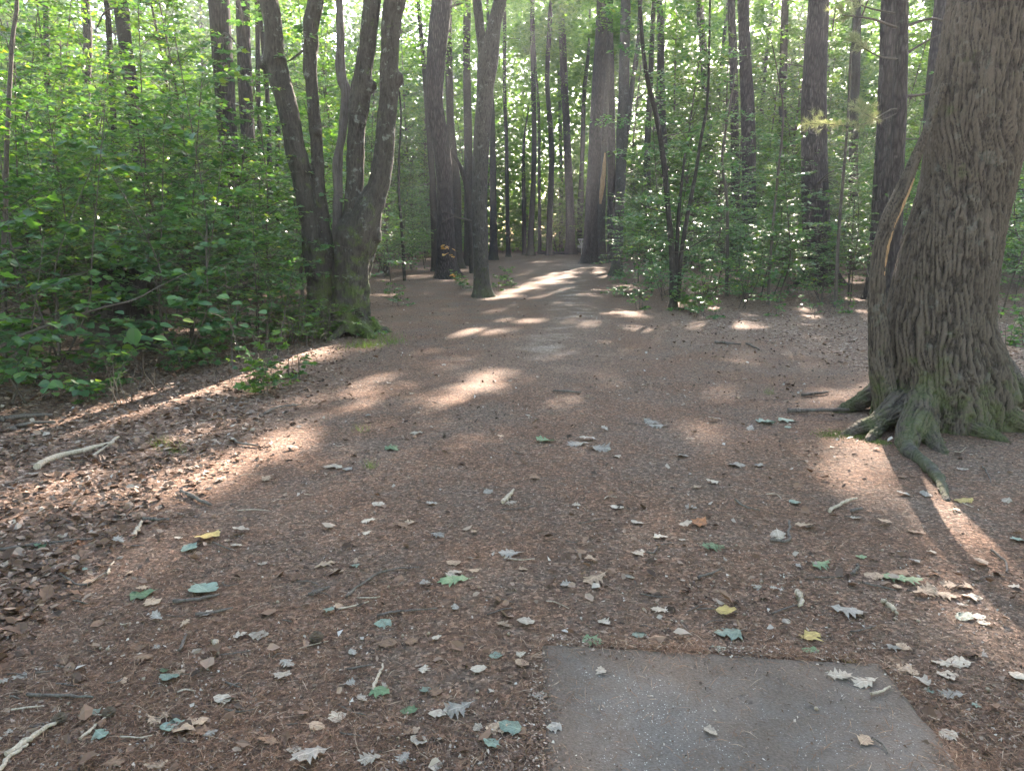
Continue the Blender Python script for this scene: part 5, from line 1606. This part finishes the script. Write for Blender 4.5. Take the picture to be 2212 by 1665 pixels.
# ------------------------------------------------------------------ disc golf basket at the end of the path
bY = 66.0
bp = at(1256, 545, bY)
bk = thing('disc_golf_basket', 'metal disc golf basket with chains standing at the end of the path', 'disc golf basket', (bp[0], bY, float(gh(bp[0], bY))))
def cyl(r, z0, z1, sides=24, r2=None, thick=None):
    C = np.array([[0, 0, z0], [0, 0, z1]])
    return tube(C, np.array([r, r2 or r]), sides)
acc = Acc(); acc.put(*cyl(.03, 0, 1.36, 12)); add('pole', acc.mesh('pole', M['steel']), bk)
acc = Acc()
for r_, z0, z1 in ((.33, 1.28, 1.38), (.31, 1.28, 1.38)):
    V, F = tube(np.array([[0, 0, z0], [0, 0, z1]]), np.array([r_, r_]), 28, cap=False); acc.put(V, F)
add('top_band', acc.mesh('top_band', M['steel']), bk)
def hoop(r_, z, w=.012, n=28):
    th = np.linspace(0, 2 * math.pi, n + 1)
    return tube(np.stack([r_ * np.cos(th), r_ * np.sin(th), z + 0 * th], 1), np.full(n + 1, w), 6, cap=False)
acc = Acc()
for z_, r_ in ((.82, .34), (.74, .34), (.66, .33), (.60, .22), (.60, .1)):
    acc.put(*hoop(r_, z_))
for q in range(24):
    a_ = q / 24 * 2 * math.pi
    c_, s_ = math.cos(a_), math.sin(a_)
    acc.tube(np.array([[.34 * c_, .34 * s_, .82], [.335 * c_, .335 * s_, .66], [.31 * c_, .31 * s_, .60], [.03 * c_, .03 * s_, .60]]), np.full(4, .006), 4, cap=False)
add('tray', acc.mesh('tray', M['steel']), bk)
for q in range(12):
    a_ = q / 12 * 2 * math.pi
    c_, s_ = math.cos(a_), math.sin(a_)
    acc = Acc()
    acc.tube(catmull([[.29 * c_, .29 * s_, 1.3], [.19 * c_, .19 * s_, 1.05], [.06 * c_, .06 * s_, .86]], 8), np.full(8, .008), 5, cap=False)
    add('chain', acc.mesh('chain', M['steel']), bk)

fl_ = thing('fallen_log', 'pale thin fallen log at the far end of the path left of the basket', 'log', (at(1205, 541, 66)[0], 66, 0.0))
acc = Acc(); acc.tube(np.array([[-1.7, .3, .12], [0, 0, .14], [1.5, -.1, .11]]), np.array([.13, .12, .1]), 12, bump=.1)
add('trunk', acc.mesh('log', M['bark_dead']), fl_)

# ------------------------------------------------------------------ sticks
STK = [
    ([(78, 1013), (120, 990), (180, 975), (235, 962), (258, 948)], .017, 'stick_pale', 'thick pale barkless branch lying on the leaf litter at left', [[(199, 986), (225, 968), (252, 952)]]),
    ([(390, 1064), (420, 1078), (456, 1094)], .011, 'stick_dark', 'dark straight stick in the sunlit needles left of centre', []),
    ([(312, 1124), (340, 1126), (366, 1125)], .008, 'stick_dark', 'short dark stick lying crosswise in the left foreground litter', []),
    ([(19, 1635), (70, 1600), (122, 1566)], .008, 'stick_pale', 'thick pale stick in the bottom left corner', []),
    ([(-20, 1690), (20, 1645), (60, 1612)], .006, 'stick_pale', 'second pale stick crossing below the corner stick', []),
    ([(176, 1597), (205, 1570), (236, 1546)], .004, 'stick_pale', 'slim pale twig pointing to a dark pine cone bottom left', []),
    ([(376, 1301), (420, 1297), (474, 1285)], .007, 'stick_dark', 'dark stick below the bluish leaf in the left foreground', []),
    ([(420, 1328), (460, 1324), (502, 1314)], .006, 'stick_dark', 'dark stick lower of the two below the bluish leaf', []),
    ([(292, 1160), (300, 1145), (308, 1132)], .009, 'stick_pale', 'short thick pale stick in the left litter', []),
    ([(668, 1290), (690, 1282), (712, 1274)], .007, 'stick_dark', 'short dark stick left of the curved bare twig', []),
    ([(232, 1242), (240, 1228), (246, 1216)], .005, 'stick_pale', 'small pale stick standing up the picture in the left litter', []),
    ([(388, 1408), (396, 1388), (404, 1372)], .005, 'stick_dark', 'short forked dark twig left of the pale oval leaf', [[(396, 1390), (400, 1376)]]),
    ([(462, 1388), (469, 1398)], .008, 'stick_pale', 'short pale wooden peg left of the pale oval leaf', []),
    ([(748, 1292), (778, 1266), (820, 1241), (860, 1230), (906, 1228)], .0045, 'stick_dark', 'long curved bare twig in the middle foreground', []),
    ([(815, 1334), (852, 1326), (900, 1322), (945, 1318)], .004, 'stick_dark', 'thin wavy twig right of the curved bare twig', []),
    ([(804, 1498), (818, 1465), (829, 1440)], .0045, 'stick_pale', 'pale twig touching a green leaf left of the pad', []),
    ([(1086, 1094), (1098, 1080), (1110, 1066)], .010, 'stick_pale', 'thick pale stick leaning by a leaf in the middle ground', []),
    ([(1396, 1196), (1412, 1198), (1424, 1184), (1450, 1176)], .004, 'stick_dark', 'thin bent twig right of a pale oval leaf', []),
    ([(1665, 1171), (1700, 1173), (1704, 1150), (1703, 1128)], .007, 'stick_dark', 'bent dark stick shaped like a hook in the right foreground', []),
    ([(1725, 1287), (1728, 1303), (1730, 1318)], .010, 'stick_pale', 'short thick pale stick lying end on beyond the pad', []),
    ([(1905, 1305), (1920, 1318), (1936, 1334)], .009, 'stick_pale', 'thick pale stick slanting beyond the right corner of the pad', []),
    ([(1840, 1245), (1850, 1232), (1853, 1222)], .006, 'stick_dark', 'small bent bluish stick right of the green oak leaf', []),
    ([(1508, 1251), (1532, 1243), (1556, 1234)], .005, 'stick_dark', 'dark twig beyond the left part of the pad', []),
    ([(1862, 1263), (1900, 1272), (1934, 1280)], .004, 'stick_dark', 'thin dark twig running under the oak leaf cluster', []),
    ([(1588, 1082), (1610, 1098), (1640, 1106)], .005, 'stick_dark', 'thin dark twig in the right middle ground', []),
    ([(1700, 894), (1760, 893), (1832, 892)], .018, 'stick_dark', 'dark stick pointing at the left root of the huge tree', []),
    ([(1732, 857), (1760, 854), (1790, 851)], .014, 'stick_dark', 'short dark stick beyond the roots of the huge tree', []),
    ([(2140, 1195), (2170, 1218), (2172, 1240)], .005, 'stick_dark', 'thin bent twig in the shade at the right edge', []),
    ([(2122, 1010), (2134, 1030), (2140, 1048)], .004, 'stick_dark', 'thin bare twig in the shade right of the surface root', []),
    ([(1790, 1106), (1830, 1086), (1848, 1080)], .008, 'stick_pale', 'pale stick in the strip of sunlight below the huge tree', []),
    ([(1838, 1108), (1850, 1105), (1864, 1103)], .008, 'stick_dark', 'short dark stick beside the pale one in the sunlight', []),
    ([(0, 912), (50, 905), (110, 903)], .02, 'stick_dark', 'dark branch lying on the litter at the far left', []),
    ([(25, 928), (70, 918), (120, 915)], .014, 'stick_dark', 'second dark branch beside the first at the far left', []),
    ([(560, 905), (600, 885), (650, 878)], .009, 'stick_dark', 'dark stick below the low plants left of centre', []),
    ([(1880, 1515), (1900, 1510), (1922, 1500)], .004, 'stick_pale', 'pale bark chip lying on the right of the pad', []),
    ([(1880, 1610), (1905, 1625), (1916, 1645)], .003, 'stick_dark', 'thin dark twig beside the tan leaf on the pad', []),
    ([(0, 1190), (90, 1178), (200, 1165)], .007, 'stick_dark', 'long thin stick across the litter at the left edge', []),
    ([(60, 1500), (140, 1505), (200, 1508)], .005, 'stick_dark', 'thin dark stick at lower left above the twigs', []),
    ([(1195, 848), (1225, 850), (1255, 853)], .010, 'stick_dark', 'dark leafy stick right of the brightest sunlit patch', []),
    ([(1545, 740), (1570, 742), (1600, 744)], .016, 'stick_dark', 'dark curved stick on the far right of the clearing', []),
    ([(1612, 742), (1625, 748), (1640, 756)], .014, 'stick_dark', 'second dark stick on the far right of the clearing', []),
    ([(500, 952), (520, 962), (560, 968)], .008, 'stick_dark', 'dark stick on the edge of the sunlit needles at left', []),
    ([(130, 1240), (180, 1265), (240, 1230)], .004, 'stick_dark', 'thin curved twig on the litter at left', []),
]
for i, (pts, r, mt, lb, fk) in enumerate(STK):
    stick('stick', pts, r, mt, lb, 'stick', None, seed=i * 3 + 1, forks=fk)

tw = np.random.default_rng(55)
for i in range(90):
    lx = tw.random() < .72
    px, py = (tw.uniform(0, 800), tw.uniform(900, 1640)) if lx else (tw.uniform(800, 2200), tw.uniform(860, 1370))
    X, Y = g(px, py)
    L = tw.uniform(20, 75) * (1.0 if py > 1100 else .6)
    a_ = tw.normal(0, .5)
    dx_, dy_ = L * math.cos(a_) / 2, L * math.sin(a_) / 2 * .5
    wd = 'on the needle litter at left' if px < 800 and py > 1150 else ('by the edge of the left woods' if px < 800 else ('in the middle of the open ground' if px < 1800 else 'below the roots of the huge tree'))
    pale = tw.random() < .3
    stick('twig', [(px - dx_, py - dy_), (px + tw.normal(0, 4), py + tw.normal(0, 3)), (px + dx_, py + dy_)], tw.uniform(.0016, .0038), 'stick_pale' if pale else 'stick_dark', 'small %s twig lying %s' % ('pale' if pale else 'dark', wd), 'twig', None, sides=5, n=8, seed=i + 200)

# ------------------------------------------------------------------ fallen leaves
def outline_leaf(kind, seed):
    """a curled leaf 1 long, base at origin, along +y; quads between edge and midrib"""
    r = np.random.default_rng(seed)
    if kind == 'oak':
        ts = [0, .08, .17, .27, .34, .43, .50, .60, .68, .80, .88, 1.0]
        ws = [.015, .09, .22, .12, .20, .38, .17, .40, .17, .27, .12, .01]
        sh_ = [0, 0, .03, 0, 0, .08, 0, .09, 0, .07, 0, 0]
    elif kind == 'maple':
        ts = [0, .05, .12, .22, .30, .42, .50, .60, .68, .80, 1.0]
        ws = [.02, .26, .40, .28, .36, .52, .34, .24, .26, .14, .004]
        sh_ = [0, -.03, -.02, 0, .04, .14, .04, 0, .05, .02, 0]
    else:
        ts = [0, .07, .16, .27, .38, .5, .62, .73, .83, .92, 1.0]
        ws = [.01, .17, .27, .335, .36, .36, .335, .29, .22, .13, .004]
        sh_ = [0] * 11
    n = len(ts)
    ts, ws, sh_ = np.array(ts), np.array(ws), np.array(sh_)
    jl, jr = np.clip(1 + r.normal(0, .2, n), .4, 1.5), np.clip(1 + r.normal(0, .2, n), .4, 1.5)
    ts = ts + np.concatenate([[0], r.normal(0, .012, n - 2), [0]])
    bend, curl, tw = r.uniform(-.22, .3), r.uniform(-.5, .9), r.normal(0, .4)
    def zf(x, y):
        return curl * x * x + bend * (y - .5) ** 2 + tw * x * (y - .5) + .03 * np.sin(y * 14 + x * 9 + seed)
    xl, xr = -ws * jl, ws * jr
    V = []
    for i in range(n):
        for x, s_ in ((xl[i], 1), (xl[i] * .5, .5), (0, 0), (xr[i] * .5, .5), (xr[i], 1)):
            y = ts[i] + sh_[i] * s_
            V.append((x, y, float(zf(x, y))))
    F = []
    for i in range(n - 1):
        for c in range(4):
            F.append((i * 5 + c, i * 5 + c + 1, (i + 1) * 5 + c + 1, (i + 1) * 5 + c))
    b = len(V)
    V += [(-.012, 0, zf(0, 0)), (.012, 0, zf(0, 0)), (.03, -.16, zf(0, 0) + .01), (.018, -.17, zf(0, 0) + .01)]
    F.append((b, b + 1, b + 2, b + 3))
    V = np.array(V)
    V[:, 2] -= np.percentile(V[:, 2], 8)
    return V, np.array(F)

LEAFMESH = {}
for kd in ('oak', 'maple', 'oval'):
    for vr in range(7):
        V, F = outline_leaf(kd, vr * 7 + len(kd))
        for cn, mt in LC.items():
            LEAFMESH[(kd, vr, cn)] = (V, F, mt)
_cache = {}
def leafme(kd, vr, cn):
    if (kd, vr, cn) not in _cache:
        V, F, mt = LEAFMESH[(kd, vr, cn)]
        _cache[(kd, vr, cn)] = np_mesh('%s_leaf' % kd, V, F, [mt])
    return _cache[(kd, vr, cn)]

KN = {'oak': 'lobed oak leaf', 'maple': 'pointed maple leaf', 'oval': 'oval leaf'}
LV = []
def loc_words(px, py):
    x, y = g(px, py)
    p, _ = on_pad(np.array(x), np.array(y))
    if p: return 'on the concrete pad'
    if py > 1380 and px > 1900: return 'right of the concrete pad'
    if py > 1300 and px > 1170: return 'just beyond the far edge of the pad'
    if py > 1380 and px > 780: return 'close to the left side of the pad'
    if py > 1380: return 'in the lower left foreground'
    if px < 560: return 'on the needle litter at left' if py > 1100 else 'by the edge of the left woods'
    if px > 1880: return 'below the roots of the huge tree'
    if py > 1200: return 'in the brown needles short of mid path'
    if py > 1000: return 'in the middle of the open ground'
    if py > 820: return 'between the sunlit patch and the huge tree' if px > 1200 else 'near the sunlit patch'
    return 'on the far part of the clearing'

def fallen(px, py, kind, colr, w, rng_, hand=True):
    """w = width of the leaf in print pixels as seen"""
    X, Y = g(px, py)
    L = w / PW / FPX * math.hypot(Y, CAM_H) * (1.0 if kind != 'oval' else 1.0)
    L = min(max(L, .035), .24)
    me = leafme(kind, int(rng_.integers(0, 7)), colr)
    a = rng_.uniform(0, 6.28) if not hand else (rng_.choice([-1, 1]) * math.pi / 2 + rng_.normal(0, .5))
    z = float(gz(X, Y)) + .006
    tl = rng_.normal(0, .10, 2)
    # centre the leaf on the spot
    cx, cy_ = -math.sin(a) * .45 * L, math.cos(a) * .45 * L
    o = add('fallen_leaf', me, None, (X - cx, Y - cy_, z + .5 * L * abs(tl[0])), (tl[0], tl[1], a), L)
    size = 'large ' if w > 52 else ('small ' if w < 30 else '')
    lb = '%s%s %s lying %s' % (size, {'grey': 'grey', 'pale': 'pale dry', 'tan': 'tan dry', 'brown': 'brown', 'orange': 'orange-brown', 'yellow': 'yellowish', 'green': 'green', 'blue-green': 'bluish green'}[colr], KN[kind], loc_words(px, py))
    tag(o, lb, 'leaf')
    LV.append((o, px, py))

HAND = '''310,1284,maple,green,55 439,1274,oval,blue-green,68 557,1372,oval,pale,40 711,1322,maple,blue-green,26 329,1298,oval,tan,40 700,1220,oak,tan,48 727,1235,oak,tan,36 609,1463,oval,pale,38 619,1436,oak,grey,40
684,1576,oval,tan,34 727,1557,oval,pale,38 340,1656,oval,tan,44 409,1572,maple,tan,72 435,1585,oval,brown,40 372,1572,oval,blue-green,50 455,1590,oak,grey,28 218,1589,oval,blue-green,38 205,1538,oval,blue-green,24 450,1166,oval,yellow,60 409,1186,oval,blue-green,40
258,1170,oak,grey,34 178,1172,maple,orange,30 522,1153,oval,pale,36 512,1180,oak,pale,26 135,1420,oak,brown,50 307,1420,oak,brown,44 366,1465,oval,blue-green,44 355,1448,oval,green,20 672,1650,oak,grey,76 722,1010,oak,pale,50 568,1216,oval,pale,22 89,1180,maple,green,26 194,1257,oval,tan,32
847,972,oak,green,46 1181,956,oak,green,46 1250,962,oak,grey,50 1290,972,oak,grey,55 1270,952,oak,grey,44 1405,912,oak,grey,46 1425,920,oak,grey,44 901,937,oak,pale,32 1103,1091,oak,pale,30 944,1156,oak,grey,36 1103,1196,oak,grey,48 1378,1196,oval,pale,34 1426,1163,oval,pale,32 1286,1250,oak,tan,66 1275,1212,oak,tan,36
982,1255,oak,green,68 982,1218,oval,tan,34 1025,1234,oval,tan,24 985,1238,oval,pale,28 828,1349,maple,blue-green,36 1087,1352,oval,tan,30 1137,1349,oval,pale,38 1305,1346,oval,pale,30 1281,1386,maple,green,44 1380,1375,oval,blue-green,32 1426,1320,oak,pale,38 1070,1421,oval,blue-green,28 1127,1436,oval,tan,32
822,1502,maple,green,42 839,1393,oval,brown,42 941,1505,oval,brown,28 990,1541,oak,grey,62 893,1588,oval,tan,26 1075,1582,oval,tan,44 1105,1584,oval,blue-green,50 1063,1622,oval,blue-green,36 801,1651,oak,pale,46 1197,1585,maple,grey,30 885,1543,oval,green,36 1332,988,oval,pale,22 1332,1097,oval,pale,32 1378,1131,oval,grey,30 818,1088,oval,pale,30 933,1091,oak,grey,26 796,1123,oak,pale,34 869,1134,oak,brown,44 890,1128,oak,tan,30 766,1222,maple,blue-green,22
1538,1185,oak,green,60 1511,1134,maple,orange,42 1480,1140,oval,pale,28 1473,984,maple,grey,32 1591,1005,maple,grey,38 1640,1005,oak,grey,32 1774,1221,oak,green,52 1859,1203,oval,green,24 1739,1141,oak,tan,46 1681,1159,oval,pale,44 1908,1134,oval,tan,36 1848,1122,oak,pale,26 2082,1085,oval,yellow,40 2174,1085,oval,pale,26 2080,1016,oval,pale,24 2199,1170,oval,blue-green,40
1890,1246,oval,tan,40 1935,1250,oak,green,60 1965,1262,oak,green,52 1940,1240,maple,brown,44 1993,1286,oak,tan,56 2038,1288,oak,tan,54 2058,1268,oak,tan,46 2098,1293,maple,pale,40 2085,1272,oak,tan,34 1567,1328,oval,yellow,44 1830,1327,oak,grey,70 1573,1371,maple,blue-green,56 1750,1377,maple,yellow,48 1551,1403,oval,blue-green,30 1752,1409,oval,green,34 1832,1426,oval,yellow,32 1930,1402,maple,grey,30 1950,1400,oval,tan,30 1944,1447,oval,tan,50 1972,1458,oval,tan,26
1991,1480,maple,pale,32 2034,1438,oak,pale,40 2071,1436,oval,pale,46 2044,1464,oval,pale,44 1810,1475,oak,pale,50 1868,1487,oak,pale,54 1866,1614,oval,tan,36 2053,1507,oak,grey,48 2199,1471,oval,pale,44 2082,1335,oval,blue-green,40 2110,1336,oval,pale,34 2125,1350,oval,pale,26 2118,1220,oval,tan,38 1980,1152,oak,brown,36 1949,1031,maple,brown,24 1700,910,maple,blue-green,40 1655,913,maple,blue-green,40 1545,908,oak,grey,30 1620,925,oak,grey,28 2110,1530,maple,blue-green,20'''
hr = np.random.default_rng(19)
for tok in HAND.split():
    a_, b_, kd, cn, w_ = tok.split(',')
    fallen(float(a_), float(b_), kd, cn, float(w_), hr)
# smaller scattered leaves over the whole open ground
nrand = 0
while nrand < 115:
    py = 640 + (1660 - 640) * hr.random() ** .75
    px = hr.uniform(-10, 2215)
    X, Y = g(px, py)
    if on_pad(np.array(X), np.array(Y))[0] and hr.random() > .1:
        continue
    if px > 1800 and 850 < py < 960 or (px < 640 and py < 860) or (py < 700 and (px < 900)):
        continue
    leftish = px < 750
    cn = hr.choice(['pale', 'grey', 'tan', 'brown', 'blue-green', 'green'], p=[.36, .23, .22, .14, .03, .02] if not leftish else [.22, .1, .35, .28, .03, .02])
    base_w = .075 * FPX * PW / math.hypot(Y, CAM_H)
    fallen(px, py, hr.choice(['oak', 'oval', 'maple'], p=[.4, .45, .15]), cn, base_w * hr.uniform(.7, 1.25) * (.72 if py > 1100 else 1), hr, False)
    nrand += 1

# ------------------------------------------------------------------ acorns and cones
def acorn_mesh():
    ts = np.linspace(0, 1, 9)
    V, F = [], []
    prof = [(0.0, -.5), (.30, -.44), (.44, -.25), (.47, 0), (.45, .15)]
    cap_ = [(.50, .12), (.52, .22), (.45, .36), (.25, .46), (.05, .5), (.05, .62)]
    def rev(pr, off):
        n = 12
        v, f = [], []
        for r_, z_ in pr:
            for k_ in range(n):
                a_ = k_ / n * 2 * math.pi
                v.append((r_ * math.cos(a_), r_ * math.sin(a_), z_))
        for i in range(len(pr) - 1):
            for k_ in range(n):
                f.append((i * n + k_, i * n + (k_ + 1) % n, (i + 1) * n + (k_ + 1) % n, (i + 1) * n + k_))
        return np.array(v), np.array(f)
    return rev(prof, 0), rev(cap_, 0)
(av, af), (cv, cf) = acorn_mesh()
am, cm = np_mesh('nut', av, af, [M['acorn']]), np_mesh('cap', cv, cf, [M['acorn_cap']])
AC = [(1645, 1258), (1473, 1344), (1605, 1404), (1931, 1342), (1982, 1344), (1906, 1189), (2132, 1496), (1761, 1545), (1781, 1418), (1836, 1375), (860, 1608), (869, 1377), (926, 1372), (1100, 1373), (834, 1489), (840, 1270), (1030, 1500), (600, 1300), (218, 1398), (233, 1400), (312, 1466), (150, 1520), (470, 1412), (1450, 1345), (1608, 1330), (1112, 1278), (2060, 1110), (1590, 1180)]
ar = np.random.default_rng(8)
for i, (px, py) in enumerate(AC):
    X, Y = g(px, py)
    t_ = thing('acorn', 'small brown acorn lying %s' % loc_words(px, py), 'acorn', (X, Y, float(gz(X, Y)) + .007), ar.uniform(0, 6.28), 'acorns on the ground %s' % loc_words(px, py))
    t_.rotation_euler = (math.pi / 2 + ar.normal(0, .2), 0, ar.uniform(0, 6.28))
    s_ = ar.uniform(.013, .017)
    t_.scale = (s_, s_, s_ * 1.15)
    add('nut', am, t_)
    if i % 3 == 0:
        add('cap', cm, t_)
for px, py, s_, lb in [(684, 1386, .026, 'round dark pine cone below the short dark stick'), (130, 1560, .022, 'dark cone at the tip of the corner stick'), (236, 1543, .020, 'small dark cone at the end of the slim pale twig'), (960, 1041 - 95, .018, 'small dark cone in the shade band left of centre')]:
    X, Y = g(px, py)
    acc = Acc()
    nn_ = 0
    for ring_ in range(6):
        f = ring_ / 5
        rr_ = s_ * math.sin(math.pi * (.18 + .72 * f)) * .8
        for q in range(8):
            a_ = q / 8 * 6.283 + ring_ * .39
            d_ = np.array([math.cos(a_), math.sin(a_), 0])
            tn = np.array([-math.sin(a_), math.cos(a_), 0])
            c_ = d_ * rr_ * .5 + [0, 0, s_ * (f * 1.5)]
            w_ = s_ * .35
            acc.put(np.array([c_ - tn * w_ * .6, c_ + tn * w_ * .6, c_ + d_ * rr_ * .9 + tn * w_ + [0, 0, s_ * .18], c_ + d_ * rr_ * .9 - tn * w_ + [0, 0, s_ * .18]]), np.array([[0, 1, 2, 3]]))
    tag(add('pine_cone', acc.mesh('cone', M['acorn_cap']), None, (X, Y, float(gz(X, Y)))), lb, 'pine cone')

# ------------------------------------------------------------------ moss and grass tufts
def tufts(name, spots, mat, n, h, w, label, seed):
    r = np.random.default_rng(seed)
    Ps, Ds, Us, Zs = [], [], [], []
    for (px, py, sr) in spots:
        X, Y = g(px, py)
        p = np.stack([X + r.normal(0, sr, n), Y + r.normal(0, sr * 1.2, n)], 1)
        z = gz(p[:, 0], p[:, 1])
        Ps.append(np.column_stack([p, z]))
        d = np.column_stack([r.normal(0, .45, (n, 2)), np.ones(n)])
        Ds.append(d)
        Us.append(np.column_stack([r.normal(0, 1, (n, 2)), np.zeros(n)]))
        Zs.append(h * r.uniform(.4, 1.2, n))
    tm = (np.array([[-w, 0, 0], [w, 0, 0], [0, 1, .25]]), np.array([[0, 1, 2]]))
    return tag(add(name, leaf_mesh(name, np.vstack(Ps), np.vstack(Ds), np.vstack(Us), np.concatenate(Zs), tm, [M[mat]])), label, None, None, 'stuff')
tufts('grass', [(820, 730, .16), (845, 738, .12), (800, 745, .12), (812, 715, .1), (780, 745, .15)], 'grass', 160, .10, .035, 'fine yellow-green grass at the foot of the mossy clump', 3)
tufts('pine_seedlings', [(365, 968, .05), (390, 975, .04), (350, 960, .04), (780, 930, .03), (1660, 850, .03), (800, 1010, .02)], 'grass', 45, .08, .015, 'green pine seedlings on the left litter', 4)
tufts('moss', [(1812, 938, .07), (1835, 938, .06), (1860, 940, .05), (1880, 950, .05), (1990, 945, .05), (2010, 950, .04), (1900, 955, .04), (1790, 940, .05)], 'moss', 420, .012, .25, 'bright moss round the roots of the huge tree', 5)

# ------------------------------------------------------------------ labels that repeat: a group, and an order from left to right when there are only a few
from collections import defaultdict
dup = defaultdict(list)
for o in bpy.data.objects:
    if o.parent is None and o.get('category'):
        dup[o['label']].append(o)
ORD = ['leftmost'] + [w + ' from left' for w in 'second third fourth fifth sixth seventh eighth ninth tenth eleventh twelfth'.split()]
PLUR = {'leaf': 'leaves', 'shrub': 'shrubs'}
for lb, obs in dup.items():
    if len(obs) < 2:
        continue
    cat = obs[0]['category']
    if len(obs) <= 12:
        obs.sort(key=lambda o: float(project(np.array([list(o.location)]))[0][0]))
        for i, o in enumerate(obs):
            if len(obs) == 2:
                w_ = 'the left one of two'
                if i == 1: w_ = 'the right one of two'
            else:
                w_ = ORD[i] if i < len(obs) - 1 else 'rightmost'
            nl2 = '%s, %s' % (lb, w_)
            if len(nl2.split()) <= 16:
                o['label'] = nl2
            if not o.get('group'):
                o['group'] = lb.replace(' lying', 's lying', 1) if cat == 'leaf' else lb
    for o in obs:
        if not o.get('group'):
            o['group'] = lb.replace('leaf lying', 'leaves lying')
print('objects', len(bpy.data.objects))
tris = sum(sum(len(p.vertices) - 2 for p in me.polygons[:1]) * len(me.polygons) for me in bpy.data.meshes if len(me.polygons))
print('approx tris', tris)
